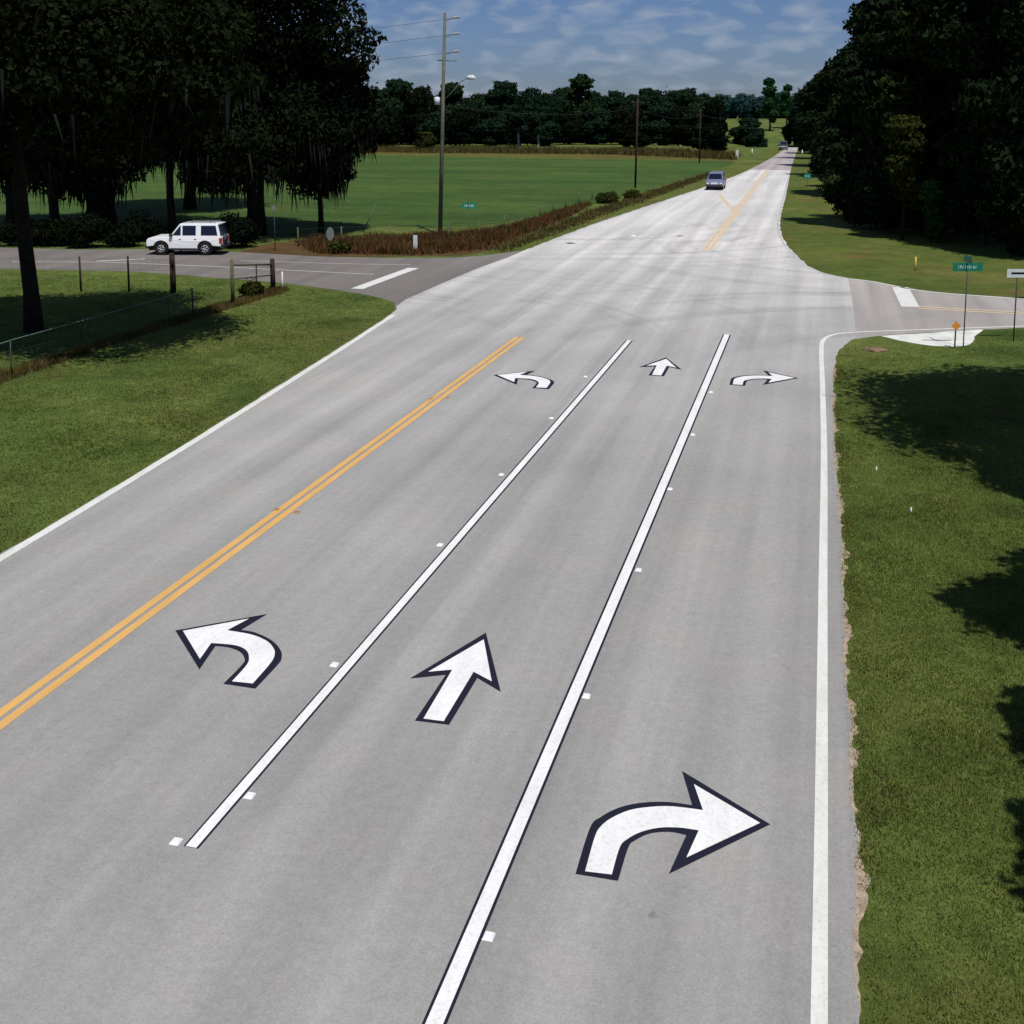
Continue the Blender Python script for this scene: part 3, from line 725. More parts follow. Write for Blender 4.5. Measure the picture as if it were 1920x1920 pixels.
# off to the right: the oaks whose shadow falls over the verge
for i, (x, y, R, z0, z1) in enumerate([(10.4, 31.2, 6.9, 4.2, 14), (10.1, 23.6, 3.9, 5.5, 13), (7.6, 17.2, 2.7, 5.2, 11.0), (7.0, 13.2, 2.2, 5, 10), (6.3, 10.0, 2.0, 5, 9.5), (6.3, 5.6, 1.9, 5, 9.5)]):
    make_tree('verge_oak', 'oak right of the frame edge shading the verge, %s from the camera' % ['farthest', 'fifth', 'fourth', 'third', 'second', 'nearest'][i], R, z0, z1, .3, 20 if i < 1 else 12, 120000 if i < 2 else 24000, .14 if i < 2 else .16, 'rightleaf', 50+i, .4, 0, group='oaks shading the right verge', loc=(x, y, 0))

# background tree line: a handful of shapes copied with their parts
protos = {}
def far_tree(kind, q, height, width, label, group='trees beyond the field', mat=None, name='far_tree', base=None, rz=None):
    if kind not in protos:
        spec = {'round': (4.5, .1, 10, 'farleaf', 61, 14, 16000, .34), 'tall': (3.6, .2, 13, 'farleaf', 62, 16, 16000, .34), 'green': (3.6, .6, 10, 'greenleaf', 63, 10, 7000, .42),
                'wide': (6.5, .1, 10, 'farleaf', 64, 20, 22000, .36), 'cone': (2.4, .5, 12, 'greenleaf', 65, 10, 7000, .4), 'dark': (5, .1, 9, 'oakleaf', 66, 14, 13000, .36),
                'blue': (7, .1, 9, 'blueleaf', 67, 16, 12000, .55), 'pale': (2.2, .2, 4.5, 'oliveleaf', 68, 8, 3500, .3), 'bare': (3.4, 5, 12, 'farleaf', 69, 9, 5000, .42)}[kind]
        R, z0, z1, m, sd, nl, n, lf = spec
        t = make_tree(name, label, R, z0, z1, .36 if kind == 'bare' else .22, nl, n, lf, m, sd, .4, 0, bark='palebark' if kind == 'bare' else 'bark', top=.35 if kind == 'cone' else .8)
        protos[kind] = (t, R, z1); o = t
    else:
        o = copy_tree(protos[kind][0])
    _, R, z1 = protos[kind]
    p = base if base is not None else P(*q)
    o.name = name
    o.location = (p.x, p.y, hgt(p.x, p.y)-.1); o.scale = (width/(2*R), width/(2*R), height/z1)
    o.rotation_euler = (0, 0, rnd.uniform(0, 6.28) if rz is None else rz)
    tag(o, label, 'tree', group); return o

def ptop(px_, dist_y, ytop, w_px, kind, label, **k):
    """tree standing on the terrain at image column px_, base row dist_y, crown top at row ytop"""
    p = P(px_, dist_y); hb = hgt(p.x, p.y); s = ppm(p)
    y_base = dist_y-hb*s
    return far_tree(kind, None, max(2, (y_base-ytop)/s), w_px/s, label, base=p, **k)

line = [(700, 272, 168, 120, 'wide', 'wide dark tree right beside the left grove'), (752, 271, 152, 90, 'round', 'round-topped tree left of the tall pole'),
        (790, 272, 168, 80, 'dark', 'low dark tree just left of the tall pole'),
        (852, 270, 158, 80, 'round', 'tree just right of the tall pole behind the lamp'), (895, 269, 176, 80, 'wide', 'lower tree between the lamp and the rounded tree'),
        (945, 271, 156, 92, 'round', 'rounded tree above the pair of pale trunks'), (1000, 269, 166, 80, 'wide', 'broad tree left of the tallest tree of the far line'),
        (1045, 268, 168, 70, 'wide', 'mid-height tree against the left of the tallest far tree'),
        (1092, 268, 143, 84, 'tall', 'tallest tree in the middle of the far line'), (1150, 266, 173, 66, 'round', 'tree right of the tallest far tree'),
        (1185, 266, 178, 60, 'wide', 'low tree behind the second pole'), (1216, 265, 168, 66, 'round', 'tree right of the second pole'),
        (1255, 264, 153, 62, 'green', 'brighter green tree topping the right part of the far line'), (1290, 264, 168, 60, 'round', 'tree right of the brighter green tree'),
        (1318, 263, 176, 50, 'wide', 'last mid-height tree before the distant wood')]
for a in line: ptop(a[0], a[1], a[2], a[3], a[4], a[5])
for i, x in enumerate((725, 815, 870, 920, 975, 1020, 1065, 1120, 1168, 1235, 1272, 1305)):
    ptop(x, 274 if i < 6 else 271, 205+rnd.uniform(-6, 8), 70, ('dark', 'round')[i % 2], 'low dark tree in the shade under the far tree line, %s from the left' % ['first', 'second', 'third', 'fourth', 'fifth', 'sixth', 'seventh', 'eighth', 'ninth', 'tenth', 'eleventh', 'twelfth'][i], group='low trees under the far line')
ptop(1340, 284, 188, 58, 'dark', 'dark rounded tree by the field corner left of the far road', group=None)
ptop(1330, 287, 238, 78, 'dark', 'low dark spreading bush at the field corner left of the far road', group=None)
ptop(1190, 277, 248, 64, 'dark', 'low dark bush at the far edge of the field by the second pole', group=None)
ptop(972, 283, 205, 46, 'bare', 'pale-trunked tree, left of the pair at the field edge', group='pale trunks at the field edge')
ptop(1009, 283, 208, 34, 'bare', 'pale-trunked tree, right of the pair at the field edge', group='pale trunks at the field edge')
ptop(800, 283, 246, 44, 'pale', 'yellow-green bush left of the tall pole at the field edge', group=None, name='bush')
ptop(1400, 262, 222, 70, 'round', 'greyish tree below the distant wood left of the far road', group=None)
ptop(1415, 272, 240, 50, 'round', 'small dark tree on the slope left of the far road', group=None)
ptop(1443, 256, 148, 38, 'cone', 'left one of two tall green trees beside the far road', group='two tall green trees')
ptop(1474, 255, 160, 30, 'cone', 'right one of two tall green trees beside the far road', group='two tall green trees')
ptop(1490, 262, 205, 44, 'dark', 'dark tree at the end of the far road', group=None)
ptop(1512, 266, 196, 46, 'dark', 'dark tree behind the end of the right tree row', group=None)
ordw = ['first', 'second', 'third', 'fourth', 'fifth', 'sixth', 'seventh', 'eighth', 'ninth', 'tenth']
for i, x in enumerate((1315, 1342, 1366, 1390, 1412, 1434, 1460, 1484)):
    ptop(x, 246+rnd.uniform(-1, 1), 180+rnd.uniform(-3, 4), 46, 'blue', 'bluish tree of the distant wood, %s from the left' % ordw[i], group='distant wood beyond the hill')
fill = [(735, 175), (776, 186), (822, 180), (872, 186), (918, 176), (968, 180), (1022, 178), (1068, 166), (1118, 172), (1135, 182), (1168, 184), (1200, 180), (1238, 170), (1276, 172), (1306, 182)]
for i, (x, yt) in enumerate(fill):
    ptop(x, 266, yt, 84, ('wide', 'round')[i % 2], 'tree in the back row of the far line, number %d from the left grove' % (i+1), group='back row of the far tree line')
for i, x in enumerate((640, 560, 470, 380, 290, 200, 110, 20)):
    ptop(x, 273, 180+rnd.uniform(-10, 10), 120, 'wide', 'tree of the far line glimpsed through the left grove, %s from the right' % ordw[i], group='far trees behind the left grove')

# a few low weeds and bushes in the ditch
def shrub(q, R, h, mat, label, name='shrub', cat='bush', seed=80):
    return make_tree(name, label, R, .1, h, .03, 6, 2600, .10, mat, seed, .5, 0, cat=cat, loc=P(*q))
shrub((1140, 381), 1.1, .7, 'oliveleaf', 'pale olive shrub on the far left roadside', seed=81)
shrub((1183, 372), .9, .6, 'oliveleaf', 'small olive shrub near the foot of the second pole', seed=82)
shrub((470, 556), .55, .6, 'oliveleaf', 'leafy green shrub growing at the gate', seed=83)
shrub((640, 475), .8, .6, 'oliveleaf', 'low weed clump behind the grey sign back', seed=84)

# ------------------------------------------------------------------ poles, wires
def pole_thing(base, h, r0, r1, label, lean=(0, 0), arms=True):
    t = empty('utility_pole', base.to_tuple()); tag(t, label, 'utility pole')
    MB().tube([(0, 0, -.2), (lean[0]*.5, lean[1]*.5, h*.5), (lean[0], lean[1], h)], [r0, (r0+r1)/2, r1], 12).build('pole', M['polewood'], t, True)
    return t
pb = P(825, 440); s = ppm(pb); hp = (440-33)/s
lx = .48
up = pole_thing(pb, hp, .155, .10, 'tall weathered wooden utility pole with street lamp at the field edge', (lx, 0))
heights = []
for yy in (44, 73, 105):
    z = (440-yy)/s; heights.append(z)
    m = MB().tube([(lx*z/hp, 0, z-.12), (lx*z/hp+.45, 0, z-.02), (lx*z/hp+.62, 0, z+.06)], .028, 8)
    m.build('bracket', M['galv'], up, True)
    m = MB()
    for k in range(4): m.tube([(lx*z/hp+.62+k*.11, 0, z+.06+k*.01), (lx*z/hp+.70+k*.11, 0, z+.07+k*.01)], .085, 10)
    m.build('insulator', M['porcelain'], up, True)
z = (440-118)/s; MB().tube([(lx*z/hp-.45, 0, z), (lx*z/hp+.9, 0, z-.05)], .04, 8).build('crossarm', M['galv'], up, True)
z = (440-192)/s
MB().tube([(lx*z/hp-.42, 0, z-.25), (lx*z/hp-.42, 0, z+.22), (lx*z/hp-.42, 0, z+.27)], [.2, .2, .12], 14).build('transformer', M['signwhite'], up, True)
m = MB().tube([(lx*z/hp+.1, 0, z+.1), (lx*z/hp+.8, 0, z+.75), (lx*z/hp+1.3, 0, z+1.3), (lx*z/hp+1.75, 0, z+1.5)], .035, 8); arm = m.build('lamp_arm', M['galv'], up, True)
m = MB().tube([(lx*z/hp+1.65, 0, z+1.50), (lx*z/hp+1.8, 0, z+1.53), (lx*z/hp+2.1, 0, z+1.53), (lx*z/hp+2.3, 0, z+1.48)], [.06, .15, .17, .05], 12); m.build('lamp_head', M['signwhite'], up, True)
p2 = P(1191, 352); s2 = ppm(p2); h2 = (352-186)/s2
pole2 = pole_thing(p2, h2, .12, .09, 'dark utility pole standing beyond the field corner before the tree line', (.15, 0)); pole2.children[0].data.materials[0] = M['darkwood']
MB().tube([(-.7, 0, h2-.5), (.9, 0, h2-.5)], .05, 8).build('crossarm', M['darkwood'], pole2, True)
p3 = P(1311, 306); s3 = ppm(p3); h3 = (306-205)/s3
pole3 = pole_thing(p3, h3, .11, .09, 'far thin utility pole left of the dark rounded tree', (0, 0)); pole3.children[0].data.materials[0] = M['darkwood']
def wire(a, b, sag, label, r=.012):
    pts = [Vector(a)+(Vector(b)-Vector(a))*i/24-Vector((0, 0, 4*sag*(i/24)*(1-i/24))) for i in range(25)]
    c = pts[12]; o = MB().tube([p-c for p in pts], r, 5).build('power_cable', M['cable'], None, True); o.location = c
    tag(o, label, 'cable', 'cables strung between the utility poles')
for j, z in enumerate(heights):
    nm = ['top', 'middle', 'bottom'][j]
    a = (pb.x+lx+.9, pb.y, z+.1)
    wire(a, (pb.x-46, pb.y+14, z+.1), 1.0, '%s cable running left from the tall pole behind the oaks' % nm)
zt = (440-200)/s
wire((pb.x+lx*.7, pb.y, zt), (p2.x, p2.y, h2-1.0), .7, 'low cable from the tall pole to the second pole', .016)
wire((p2.x, p2.y, h2-1.0), (p3.x, p3.y, h3-1.0), .9, 'low cable from the second pole to the far pole', .02)
wire((p3.x, p3.y, h3-1.0), (P(1475, 285).x-4, P(1475, 285).y+30, 7), .8, 'low cable from the far pole to the road crest', .025)

# ------------------------------------------------------------------ fences and gate
def fence(name, pts, h, step, label, pm='darkwood', r=.045, rails=(1,), wires=(.35, .65, .95), lean=True, rail_r=.022, postseed=1):
    base = pts[0]; t = empty(name, base.to_tuple()); tag(t, label, 'fence')
    r_ = random.Random(postseed); total = 0; pos = []
    segs = [(a, b, (b-a).length) for a, b in zip(pts[:-1], pts[1:])]
    for a, b, L in segs:
        n = max(1, round(L/step))
        for i in range(n): pos.append(a+(b-a)*i/n)
    pos.append(pts[-1])
    for p in pos:
        q = p-base; dx = r_.uniform(-.05, .05) if lean else 0
        MB().tube([(q.x, q.y, -.1), (q.x+dx, q.y, h*r_.uniform(.97, 1.05))], [r, r*.9], 8).build('post', M[pm], t, True)
    for z in rails:
        MB().tube([(p-base)+Vector((0, 0, h*z-.03)) for p in pos], rail_r, 6).build('top_rail', M['wire'], t, True)
    m = MB()
    for z in wires: m.tube([(p-base)+Vector((0, 0, h*z)) for p in pos], .004, 4)
    # upright wires of the mesh
    for a, b in zip(pos[:-1], pos[1:]):
        k = int((b-a).length/.3)
        for i in range(1, k):
            q = a+(b-a)*i/k-base; m.tube([(q.x, q.y, .02), (q.x, q.y, h*.98)], .0022, 3, False)
    m.build('wire_mesh', M['darksteel'], t)
    return t
fence('wire_fence', px((-60, 742), (22, 708), (163, 663), (318, 612), (362, 596)), 1.22, 2.6, 'low wire fence with pale top wire running along the left verge towards the gate', 'darksteel', .022, (1,), rail_r=.016)
fence('wire_fence', px((362, 596), (437, 570)), 1.2, 2.5, 'short stretch of thin wire fence joining the gate from the left', 'darksteel', .022, ())
fence('wire_fence', px((-60, 545), (60, 545), (152, 546), (242, 547), (323, 550)), 1.62, 2.3, 'tall thin-posted wire fence along the near side of the left side road', 'darkwood', .05, ())
o = MB().tube([(0, 0, -.1), (.01, 0, .9), (0, 0, 1.86)], [.14, .13, .125], 12).build('wooden_post', M['darkwood'], None, True); o.location = P(325, 549); tag(o, 'thick dark wooden corner post below the white car', 'post')
g = empty('field_gate', P(437, 570).to_tuple()); tag(g, 'open wooden field gate between a pale post and a dark post', 'gate')
gp = P(512, 541)-P(437, 570)
MB().tube([(0, 0, -.1), (0, 0, 1.95)], [.085, .075], 10).build('post', M['greywood'], g, True)
MB().tube([(gp.x, gp.y, -.1), (gp.x, gp.y, 1.42)], [.12, .11], 12).build('post', M['darkwood'], g, True)
MB().tube([(0, 0, 1.72), (gp.x, gp.y, 1.15)], .045, 8).build('top_rail', M['greywood'], g, True)
MB().tube([(0, 0, 1.1), (gp.x, gp.y, .65)], .03, 8).build('rail', M['greywood'], g, True)
MB().tube([(gp.x*.58, gp.y*.58, 0), (gp.x*.58, gp.y*.58, 1.35)], .03, 8).build('brace', M['darkwood'], g, True)
fence('field_fence', px((560, 462), (640, 458), (731, 455), (840, 452), (900, 446), (985, 420), (1060, 392), (1110, 375)), 1.15, 4.6, 'old wire fence in the red-brown weeds along the field', 'greywood', .05, ())

def post(name, q, h, r, mat, label, cat='post', lean=(0, 0), w=None, box=None):
    if box: o = MB().box(-box/2, box/2, -.02, .02, -.05, h, .008).build(name, M[mat])
    else: o = MB().tube([(0, 0, -.05), (lean[0], lean[1], h)], [r, r*.85], 8).build(name, M[mat], None, True)
    o.location = P(*q); return tag(o, label, cat)
post('marker_post', (779, 474), 1.05, .04, 'signwhite', 'square white marker post by the far edge of the left side road', box=.26)
post('marker_post', (731, 455), 1.0, .035, 'whitepaintpost', 'thin pale post standing in the weeds left of the white marker post')
post('marker_post', (530, 546), .92, .045, 'whitepaintpost', 'thin white post right of the field gate')
post('dead_branch', (680, 436), 2.0, .045, 'polewood', 'pale leaning stick rising from the weeds at the edge of the field', 'stick', (1.0, 0))
post('marker_post', (1382, 297), 1.5, .22, 'whitepaintpost', 'white marker post left of the far road', box=.5)
post('marker_post', (1410, 292), 1.3, .12, 'whitepaintpost', 'smaller pale post right of the white one beside the far road')
post('marker_post', (1504, 291), 1.0, .12, 'whitepaintpost', 'pale post on the right of the far road')
post('marker_post', (1716, 508), .75, .05, 'yellowpost', 'small yellow marker post in the grass beyond the right side road')
post('debris', (1643, 883), .10, .02, 'whitepaintpost', 'tiny pale scrap standing in the right verge grass', 'litter')
post('debris', (1708, 961), .11, .02, 'whitepaintpost', 'tiny pale scrap in the thin shadow on the right verge', 'litter')

# ------------------------------------------------------------------ signs
def text_mesh(txt, size, mat, parent, loc, rot):
    cu = bpy.data.curves.new('lettering', 'FONT'); cu.body = txt; cu.size = size; cu.align_x = 'CENTER'; cu.align_y = 'CENTER'; cu.extrude = .001
    o = bpy.data.objects.new('lettering', cu); C.objects.link(o)
    dg = bpy.context.evaluated_depsgraph_get(); me = bpy.data.meshes.new_from_object(o.evaluated_get(dg))
    bpy.data.objects.remove(o); me.materials.clear(); me.materials.append(mat)
    q = bpy.data.objects.new('lettering', me); C.objects.link(q); q.parent = parent; q.location = loc; q.rotation_euler = rot; return q
def smear(n, w, h, mat, parent, z, y=-.022, seed=1):
    """illegible light lettering: short strokes like the blurred word in the photograph"""
    r = random.Random(seed); m = MB(); x = -w/2
    while x < w/2-.03:
        k = r.uniform(.03, .06)
        m.box(x, x+.018, y-.001, y, z-h/2, z+h/2)
        if r.random() < .6: m.box(x+.018, x+k, y-.001, y, z+r.choice((-h/2, h/2-.02, -.01)), z+r.choice((-h/2, h/2-.02, -.01))+.02)
        x += k+.035
    return m.build('lettering', mat, parent)
def street_sign(q, ytop, wpx, hpx, label, post_m='galv', second=True, rz=0):
    p = P(*q); s = ppm(p); h = (q[1]-ytop)/s; w = wpx/s; hh = hpx/s
    t = empty('street_sign', p.to_tuple(), PSI+rz); tag(t, label, 'street sign')
    MB().tube([(0, 0, -.1), (0, 0, h)], .022, 8).build('post', M[post_m], t, True)
    MB().box(-w/2, w/2, -.035, -.030, h-hh, h, .002).build('name_plate', M['greensign'], t)
    smear(0, w*.62, hh*.35, M['signwhite'], t, h-hh/2, -.036, int(q[0]))
    if second:
        MB().box(-.006, .006, -w*.35, w*.35, h+.01, h+hh*.8, .002).build('name_plate', M['greensign'], t)
    return t
street_sign((880, 474), 380, 27, 11, 'green street name sign on a post in the weeds at the far left corner', 'greywood')
street_sign((1806, 651), 491, 56, 16, 'green street name sign on a thin post in front of the right side road', 'darksteel')
street_sign((1513, 352), 325, 13, 11, 'small green sign on the right verge beside the far road', 'darksteel', False)
def oct_sign(q, ytop, wpx, mat, label, rz=0, shape=8, ratio=1.0, cat='sign', pm='galv', phase=PI/8):
    p = P(*q); s = ppm(p); h = (q[1]-ytop)/s; R = wpx/s/2
    t = empty('road_sign', p.to_tuple(), PSI+rz); tag(t, label, cat)
    MB().tube([(0, 0, -.1), (0, 0, h-.02)], .028, 8).build('post', M[pm], t, True)
    poly = [(R*math.cos(phase+2*PI*k/shape), h-R*ratio+R*ratio*math.sin(phase+2*PI*k/shape)) for k in range(shape)]
    MB().prism(poly, 'y', -.036, -.031).build('sign_plate', M[mat], t)
    return t
oct_sign((620, 474), 425, 15, 'signgrey', 'grey back of an octagonal sign by the far edge of the left side road', 0, 8, 1.75, pm='greywood')
t = oct_sign((516, 470), 383, 9, 'signgrey', 'small grey sign high on a thin post under the thick-trunk oak', 0, 4, 1.6, pm='darksteel', phase=PI/4)
oct_sign((1790, 652), 601, 18, 'orange', 'small orange diamond sign in front of the sand patch', 0, 4, 1.0, pm='darksteel', phase=0)
p = P(1900, 640); s = ppm(p); t = empty('road_sign', p.to_tuple(), PSI); tag(t, 'white rectangular sign cut by the right edge of the photo', 'sign')
hh = (640-503)/s
MB().tube([(0, 0, -.1), (0, 0, hh)], .025, 8).build('post', M['darksteel'], t, True)
MB().box(-20/s, 24/s, -.035, -.03, hh-16/s, hh, .002).build('sign_plate', M['signwhite'], t)
MB().box(-12/s, 20/s, -.037, -.0355, hh-10/s, hh-6/s).build('lettering', M['glass'], t)

# small clay heap and litter
def heap(q, R, h, mat, label, seed=1, name='clay_heap', cat='heap'):
    bm = bmesh.new(); bmesh.ops.create_icosphere(bm, subdivisions=4, radius=1)
    r = random.Random(seed)
    for v_ in bm.verts:
        n_ = 1+.22*math.sin(v_.co.x*5+seed)*math.sin(v_.co.y*6)+.12*math.sin(v_.co.x*13)*math.sin(v_.co.y*11+seed)
        v_.co = Vector((v_.co.x*R*n_, v_.co.y*R*.8*n_, max(-.02, v_.co.z*h*n_)))
    m = MB(); m.addbm(bm); o = m.build(name, M[mat], None, True); o.location = P(*q); return tag(o, label, cat)
heap((1640, 657), .42, .09, 'redclay', 'low reddish clay heap in the grass at the near right corner', 2)
heap((1070, 457), .25, .08, 'polewood', 'small dark lump lying on the pale road beyond the junction, left one', 3, 'road_debris', 'debris')
heap((1275, 443), .22, .05, 'polewood', 'small dark lump on the pale road beyond the junction, right one', 4, 'road_debris', 'debris')

# ------------------------------------------------------------------ cars
def arch(cx, cz, r, a0, a1, n=10): return [(cx+r*math.cos(a0+(a1-a0)*i/n), cz+r*math.sin(a0+(a1-a0)*i/n)) for i in range(n+1)]
def car(name, label, paint_m, L=4.6, Wd=1.74, top=1.70, rack=True, lights=True, belt=1.08, van=False, group=None):
    t = empty(name); tag(t, label, 'car')
    hl = L/2; fx, rx = hl-.86, -hl+.95; wr = .385; ar = .47; w = Wd/2
    nose = 1.0
    wsb = hl-1.35 if not van else hl-.85         # windscreen base
    prof = [(-hl+.05, .52), (-hl, .60), (-hl, belt-.05), (-hl+.04, belt), (wsb, belt), (wsb+.1, belt-.005), (hl-.35, nose+.06), (hl-.08, nose-.03), (hl-.01, nose-.14), (hl, .62), (hl-.03, .5)]
    prof += arch(fx, wr, ar, .35, PI-.35)[0:]
    prof += [(fx-ar*.97, .36), (rx+ar*.97, .36)]
    prof += arch(rx, wr, ar, .35, PI-.35)
    # lower body with a slight tumblehome at shoulder and sill
    body = MB(); n = len(prof)
    rows = [(-w+.06, 1.0), (-w, 1), (w, 1), (w-.06, 1.0)]
    for yv, k in ((-w+.07, 0), (-w, 1), (w, 1), (w-.07, 0)):
        for (x, z) in prof:
            cx = 0; cz = .72
            sx_ = x if k else x*.985; sz = z if k else cz+(z-cz)*(1.035 if z > cz else 1.0)
            if not k: sz = z+.0 if z < cz else z
            body.v.append((x, yv if k else yv, z) if k else (x*1.0, yv, z))
    body.v = []
    ys_ = [-w, w]
    for yv in ys_:
        for (x, z) in prof: body.v.append((x, yv*(1-.05*max(0, (z-.8)/.3)), z))
    body.f.append(tuple(range(n))); body.f.append(tuple(n+i for i in reversed(range(n))))
    for i in range(n):
        j = (i+1) % n; body.f.append((i, n+i, n+j, j))
    body.build('body', M[paint_m], t, False, .045)
    # cabin
    bw, tw = w-.055, w-.20
    cf, cr = wsb, -hl+.03
    tf, tr_ = (wsb-.62, -hl+.22)
    cab = MB()
    P8 = lambda x, yv, z: (x, yv, z)
    zt = top
    cab.v = [(cf, -bw, belt-.02), (cr, -bw, belt-.02), (cr, bw, belt-.02), (cf, bw, belt-.02), (tf, -tw, zt), (tr_, -tw, zt), (tr_, tw, zt), (tf, tw, zt)]
    cab.f = [(0, 1, 2, 3), (7, 6, 5, 4), (0, 4, 5, 1), (1, 5, 6, 2), (2, 6, 7, 3), (3, 7, 4, 0)]
    cab.build('cabin', M[paint_m], t, False, .05)
    def side_pt(x_frac_bottom, zf, sgn, prouds=.006):
        z = belt+(zt-belt)*zf; yv = bw+(tw-bw)*((z-belt+.02)/(zt-belt+.02))
        return (yv+prouds)*sgn, z
    def sidewin(nm, xb0, xb1, xt0, xt1, sgn, z0f=.10, z1f=.84):
        y0, z0 = side_pt(0, z0f, sgn); y1, z1 = side_pt(0, z1f, sgn)
        m = MB(); yi0 = y0-sgn*.02; yi1 = y1-sgn*.02
        m.v = [(xb0, y0, z0), (xb1, y0, z0), (xt1, y1, z1), (xt0, y1, z1), (xb0, yi0, z0), (xb1, yi0, z0), (xt1, yi1, z1), (xt0, yi1, z1)]
        m.f = [(0, 1, 2, 3), (7, 6, 5, 4), (0, 4, 5, 1), (1, 5, 6, 2), (2, 6, 7, 3), (3, 7, 4, 0)]
        return m.build(nm, M['glass'], t)
    for sgn in (-1, 1):
        fxw = cf-.17
        sidewin('side_window', fxw, .17, tf-.02, .17, sgn)
        sidewin('side_window', .07, -.72, .07, -.72, sgn)
        sidewin('side_window', -1.02, -hl+.20, -1.02, -hl+.32, sgn)
        for xx in (.12, -.78):
            m = MB().box(xx+.02, xx+.16, sgn*(w-.012)-.012, sgn*(w-.012)+.012, belt-.16, belt-.125, .004); m.build('door_handle', M['plastic'], t)
        m = MB().box(cf-.22, cf-.05, min(sgn*(bw+.02), sgn*(bw+.2)), max(sgn*(bw+.02), sgn*(bw+.2)), belt+.02, belt+.17, .02); m.build('wing_mirror', M['plastic'], t)
        MB().box(rx+ar+.02, fx-ar-.02, sgn*w-.03, sgn*w+.03, .33, .42, .01).build('sill', M['plastic'], t)
        m = MB().box(-hl-.015, -hl+.10, min(sgn*(w-.16), sgn*(w+.006)), max(sgn*(w-.16), sgn*(w+.006)), .68, 1.02, .01); m.build('tail_lamp', M['lampred'], t)
        m = MB().box(hl-.10, hl+.012, min(sgn*(w-.36), sgn*(w-.06)), max(sgn*(w-.36), sgn*(w-.06)), .66, .80, .012); m.build('headlight', M['lampwhite'], t)
    # windscreen and rear window
    def endwin(nm, xb, xt, sgn_out):
        z0 = belt+(zt-belt)*.10; z1 = belt+(zt-belt)*.86; f0 = .10; f1 = .86
        x0 = xb+(xt-xb)*f0+sgn_out*.012; x1 = xb+(xt-xb)*f1+sgn_out*.012; b0 = bw-.12; b1 = tw-.05
        m = MB(); m.v = [(x0, -b0, z0), (x0, b0, z0), (x1, b1, z1), (x1, -b1, z1)]+[(x-sgn_out*.03, y, z) for x, y, z in [(x0, -b0, z0), (x0, b0, z0), (x1, b1, z1), (x1, -b1, z1)]]
        m.f = [(0, 1, 2, 3), (7, 6, 5, 4), (0, 4, 5, 1), (1, 5, 6, 2), (2, 6, 7, 3), (3, 7, 4, 0)]; m.build(nm, M['glass'], t)
    endwin('windscreen', cf, tf, 1); endwin('rear_window', cr, tr_, -1)
    MB().box(hl-.06, hl+.07, -w+.03, w-.03, .40, .60, .03).build('front_bumper', M['plastic'], t)
    MB().box(-hl-.10, -hl+.06, -w+.03, w-.03, .42, .64, .03).build('rear_bumper', M['plastic'], t)
    MB().box(hl-.06, hl+.02, -.38, .38, .64, .82, .01).build('grille', M['lampwhite'] if not rack else M['plastic'], t)
    MB().box(-hl-.03, -hl+.02, -.26, .26, .72, .88, .005).build('number_plate', M['signwhite'], t)
    if rack:
        for sgn in (-1, 1): MB().tube([(tf-.25, sgn*(tw-.1), zt+.0), (tf-.35, sgn*(tw-.1), zt+.07), (tr_+.2, sgn*(tw-.1), zt+.07), (tr_+.1, sgn*(tw-.1), zt)], .018, 8).build('roof_rail', M['galv'], t, True)
        for xx in (tf-.6, tr_+.5): MB().tube([(xx, -tw+.1, zt+.07), (xx, tw-.1, zt+.07)], .015, 8).build('roof_bar', M['galv'], t, True)
        # roof spoiler lip
        MB().box(tr_-.12, tr_+.06, -tw+.02, tw-.02, zt-.045, zt-.005, .01).build('roof_lip', M[paint_m], t)
        MB().tube([(-hl-.02, .25, .95), (-hl-.20, .25, .95)], [.27, .27], 20).build('spare_wheel', M['plastic'], t, True)
    MB().box(-hl+.1, hl-.1, -w+.12, w-.12, .28, .5).build('underbody', M['rubber'], t)
    for xx in (fx, rx):
        for sgn in (-1, 1):
            wv = MB(); yo = sgn*(w-.02); yi = sgn*(w-.24)
            wv.tube([(xx, yi, wr), (xx, yi+sgn*.02, wr), (xx, yo-sgn*.02, wr), (xx, yo, wr)], [wr-.03, wr, wr, wr-.03], 26)
            wh = wv.build('wheel', M['rubber'], t, True)
            for p_ in wh.data.polygons:
                if len(p_.vertices) > 4: p_.use_smooth = False
            rm = MB(); rm.tube([(xx, yo-sgn*.01, wr), (xx, yo+sgn*.012, wr)], [.225, .21], 20); ri = rm.build('rim', M['plastic'], wh, False)
            sk = MB()
            for k in range(5):
                a = 2*PI*k/5; sk.tube([(xx+.04*math.cos(a), yo+sgn*.018, wr+.04*math.sin(a)), (xx+.2*math.cos(a), yo+sgn*.018, wr+.2*math.sin(a))], .032, 6)
            sk.tube([(xx, yo, wr), (xx, yo+sgn*.035, wr)], .065, 12)
            ring = [(xx+.2*math.cos(2*PI*k/20), yo+sgn*.015, wr+.2*math.sin(2*PI*k/20)) for k in range(21)]; sk.tube(ring, .022, 6)
            so = sk.build('spokes', M['rim'], wh, True)
    return t
suv = car('parked_car', 'white four-door off-road car on the left side road under the oaks', 'carwhite', 4.4, 1.78, 1.84)
suv['label'] = 'white four-door off-road car driving along the left side road under the oaks'; suv.name = 'white_car'
pw = P(352, 476); suv.location = (pw.x, pw.y+.1, .012)
dirv = P(200, 480)-P(420, 481)
suv.rotation_euler = (0, 0, math.atan2(dirv.y, dirv.x))
van = car('oncoming_car', 'silver-blue van coming towards the camera on the far road', 'carblue', 4.7, 1.8, 1.82, rack=False, van=True)
pv = P(1339, 357); van.location = (pv.x, pv.y+2.3, .012); van.rotation_euler = (0, 0, -PI/2); 
fc = car('distant_car', 'tiny dark car at the crest of the far road', 'cardark', 4.5, 1.8, 1.9, rack=False, van=True)
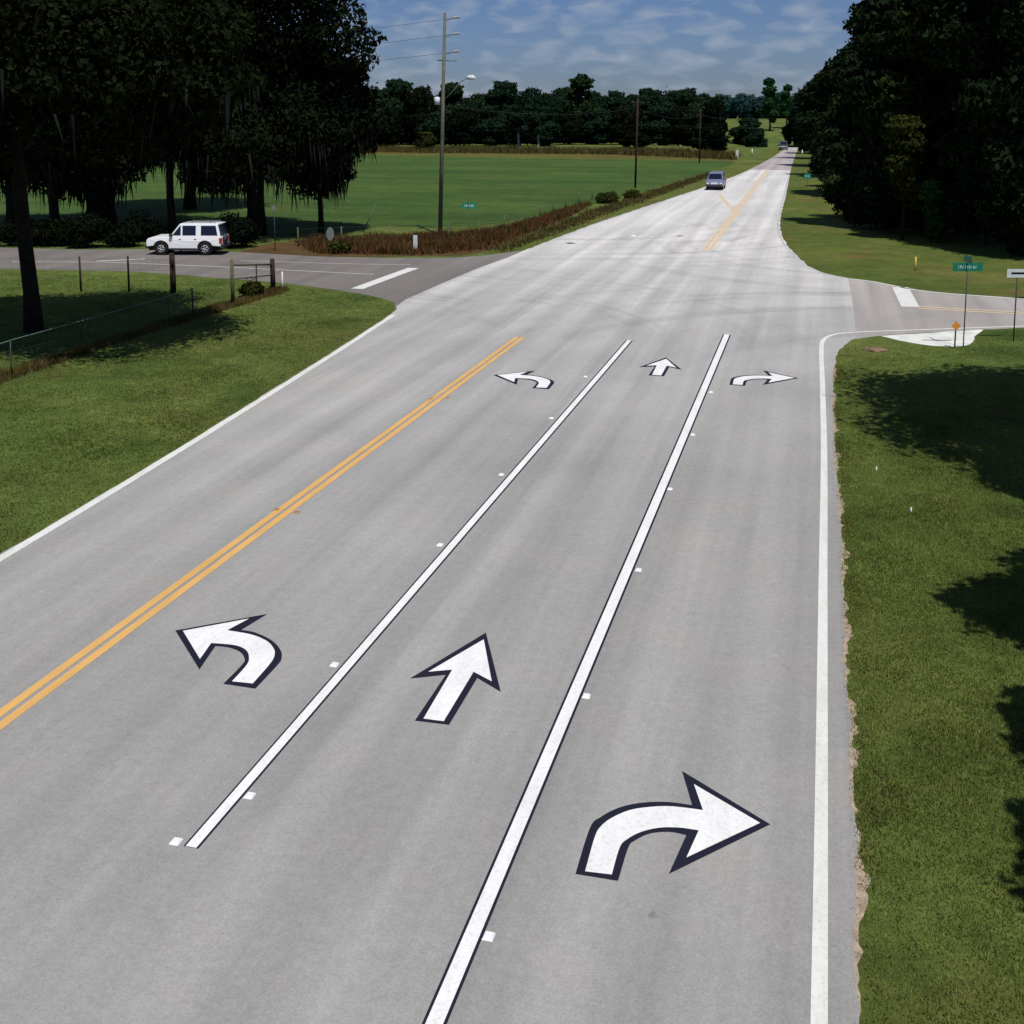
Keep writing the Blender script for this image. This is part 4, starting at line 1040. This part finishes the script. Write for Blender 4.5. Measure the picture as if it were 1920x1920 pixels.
pf = P(1469, 281); fc.location = (pf.x, pf.y, .02); fc.rotation_euler = (0, 0, -PI/2)

# ------------------------------------------------------------------ light
SUN_EL = math.radians(64); d = Vector((.58, -.81, 0)).normalized()
sd = Vector((d.x*math.cos(SUN_EL), d.y*math.cos(SUN_EL), math.sin(SUN_EL)))
sl = bpy.data.lights.new('sun', 'SUN'); sl.energy = 4.2; sl.angle = math.radians(.5); sl.color = (1, .965, .91)
so = bpy.data.objects.new('sun', sl); C.objects.link(so); so.rotation_euler = sd.to_track_quat('Z', 'Y').to_euler()
w = bpy.data.worlds.new('World'); scene.world = w; w.use_nodes = True; nt = w.node_tree; bg = nt.nodes['Background']
sky = nt.nodes.new('ShaderNodeTexSky'); sky.sky_type = 'NISHITA'; sky.sun_disc = False; sky.sun_elevation = SUN_EL; sky.sun_rotation = math.atan2(d.x, d.y)
sky.air_density = 1.0; sky.dust_density = .4; sky.ozone_density = 2.5
def N(t, **k):
    x = nt.nodes.new(t)
    for a, v in k.items(): setattr(x, a, v)
    return x
tc = N('ShaderNodeTexCoord'); mp = N('ShaderNodeMapping'); mp.inputs['Scale'].default_value = (1.0, 1.0, 2.8); mp.inputs['Location'].default_value = (.3, .1, .2)
nz = N('ShaderNodeTexNoise'); nz.inputs['Scale'].default_value = 30; nz.inputs['Detail'].default_value = 5; nz.inputs['Roughness'].default_value = .45; nz.inputs['Distortion'].default_value = .3
rp = N('ShaderNodeValToRGB'); rp.color_ramp.elements[0].position = .44; rp.color_ramp.elements[1].position = .76
rp.color_ramp.elements[0].color = (0, 0, 0, 1); rp.color_ramp.elements[1].color = (.8, .8, .8, 1)
tint = N('ShaderNodeMix', data_type='RGBA', blend_type='MULTIPLY'); tint.inputs[0].default_value = 1; tint.inputs[7].default_value = (.38, .48, .76, 1)
mx = N('ShaderNodeMix', data_type='RGBA'); mx.inputs[7].default_value = (4.3, 5.0, 6.1, 1)
nt.links.new(tc.outputs['Generated'], mp.inputs[0]); nt.links.new(mp.outputs[0], nz.inputs['Vector']); nt.links.new(nz.outputs['Fac'], rp.inputs[0])
nt.links.new(sky.outputs[0], tint.inputs[6]); nt.links.new(tint.outputs[2], mx.inputs[6]); nt.links.new(rp.outputs[0], mx.inputs[0]); nt.links.new(mx.outputs[2], bg.inputs[0])
bg.inputs[1].default_value = .08
scene.view_settings.view_transform = 'Standard'; scene.view_settings.look = 'None'; scene.view_settings.gamma = 1; scene.view_settings.exposure = 0
scene.render.engine = 'CYCLES'
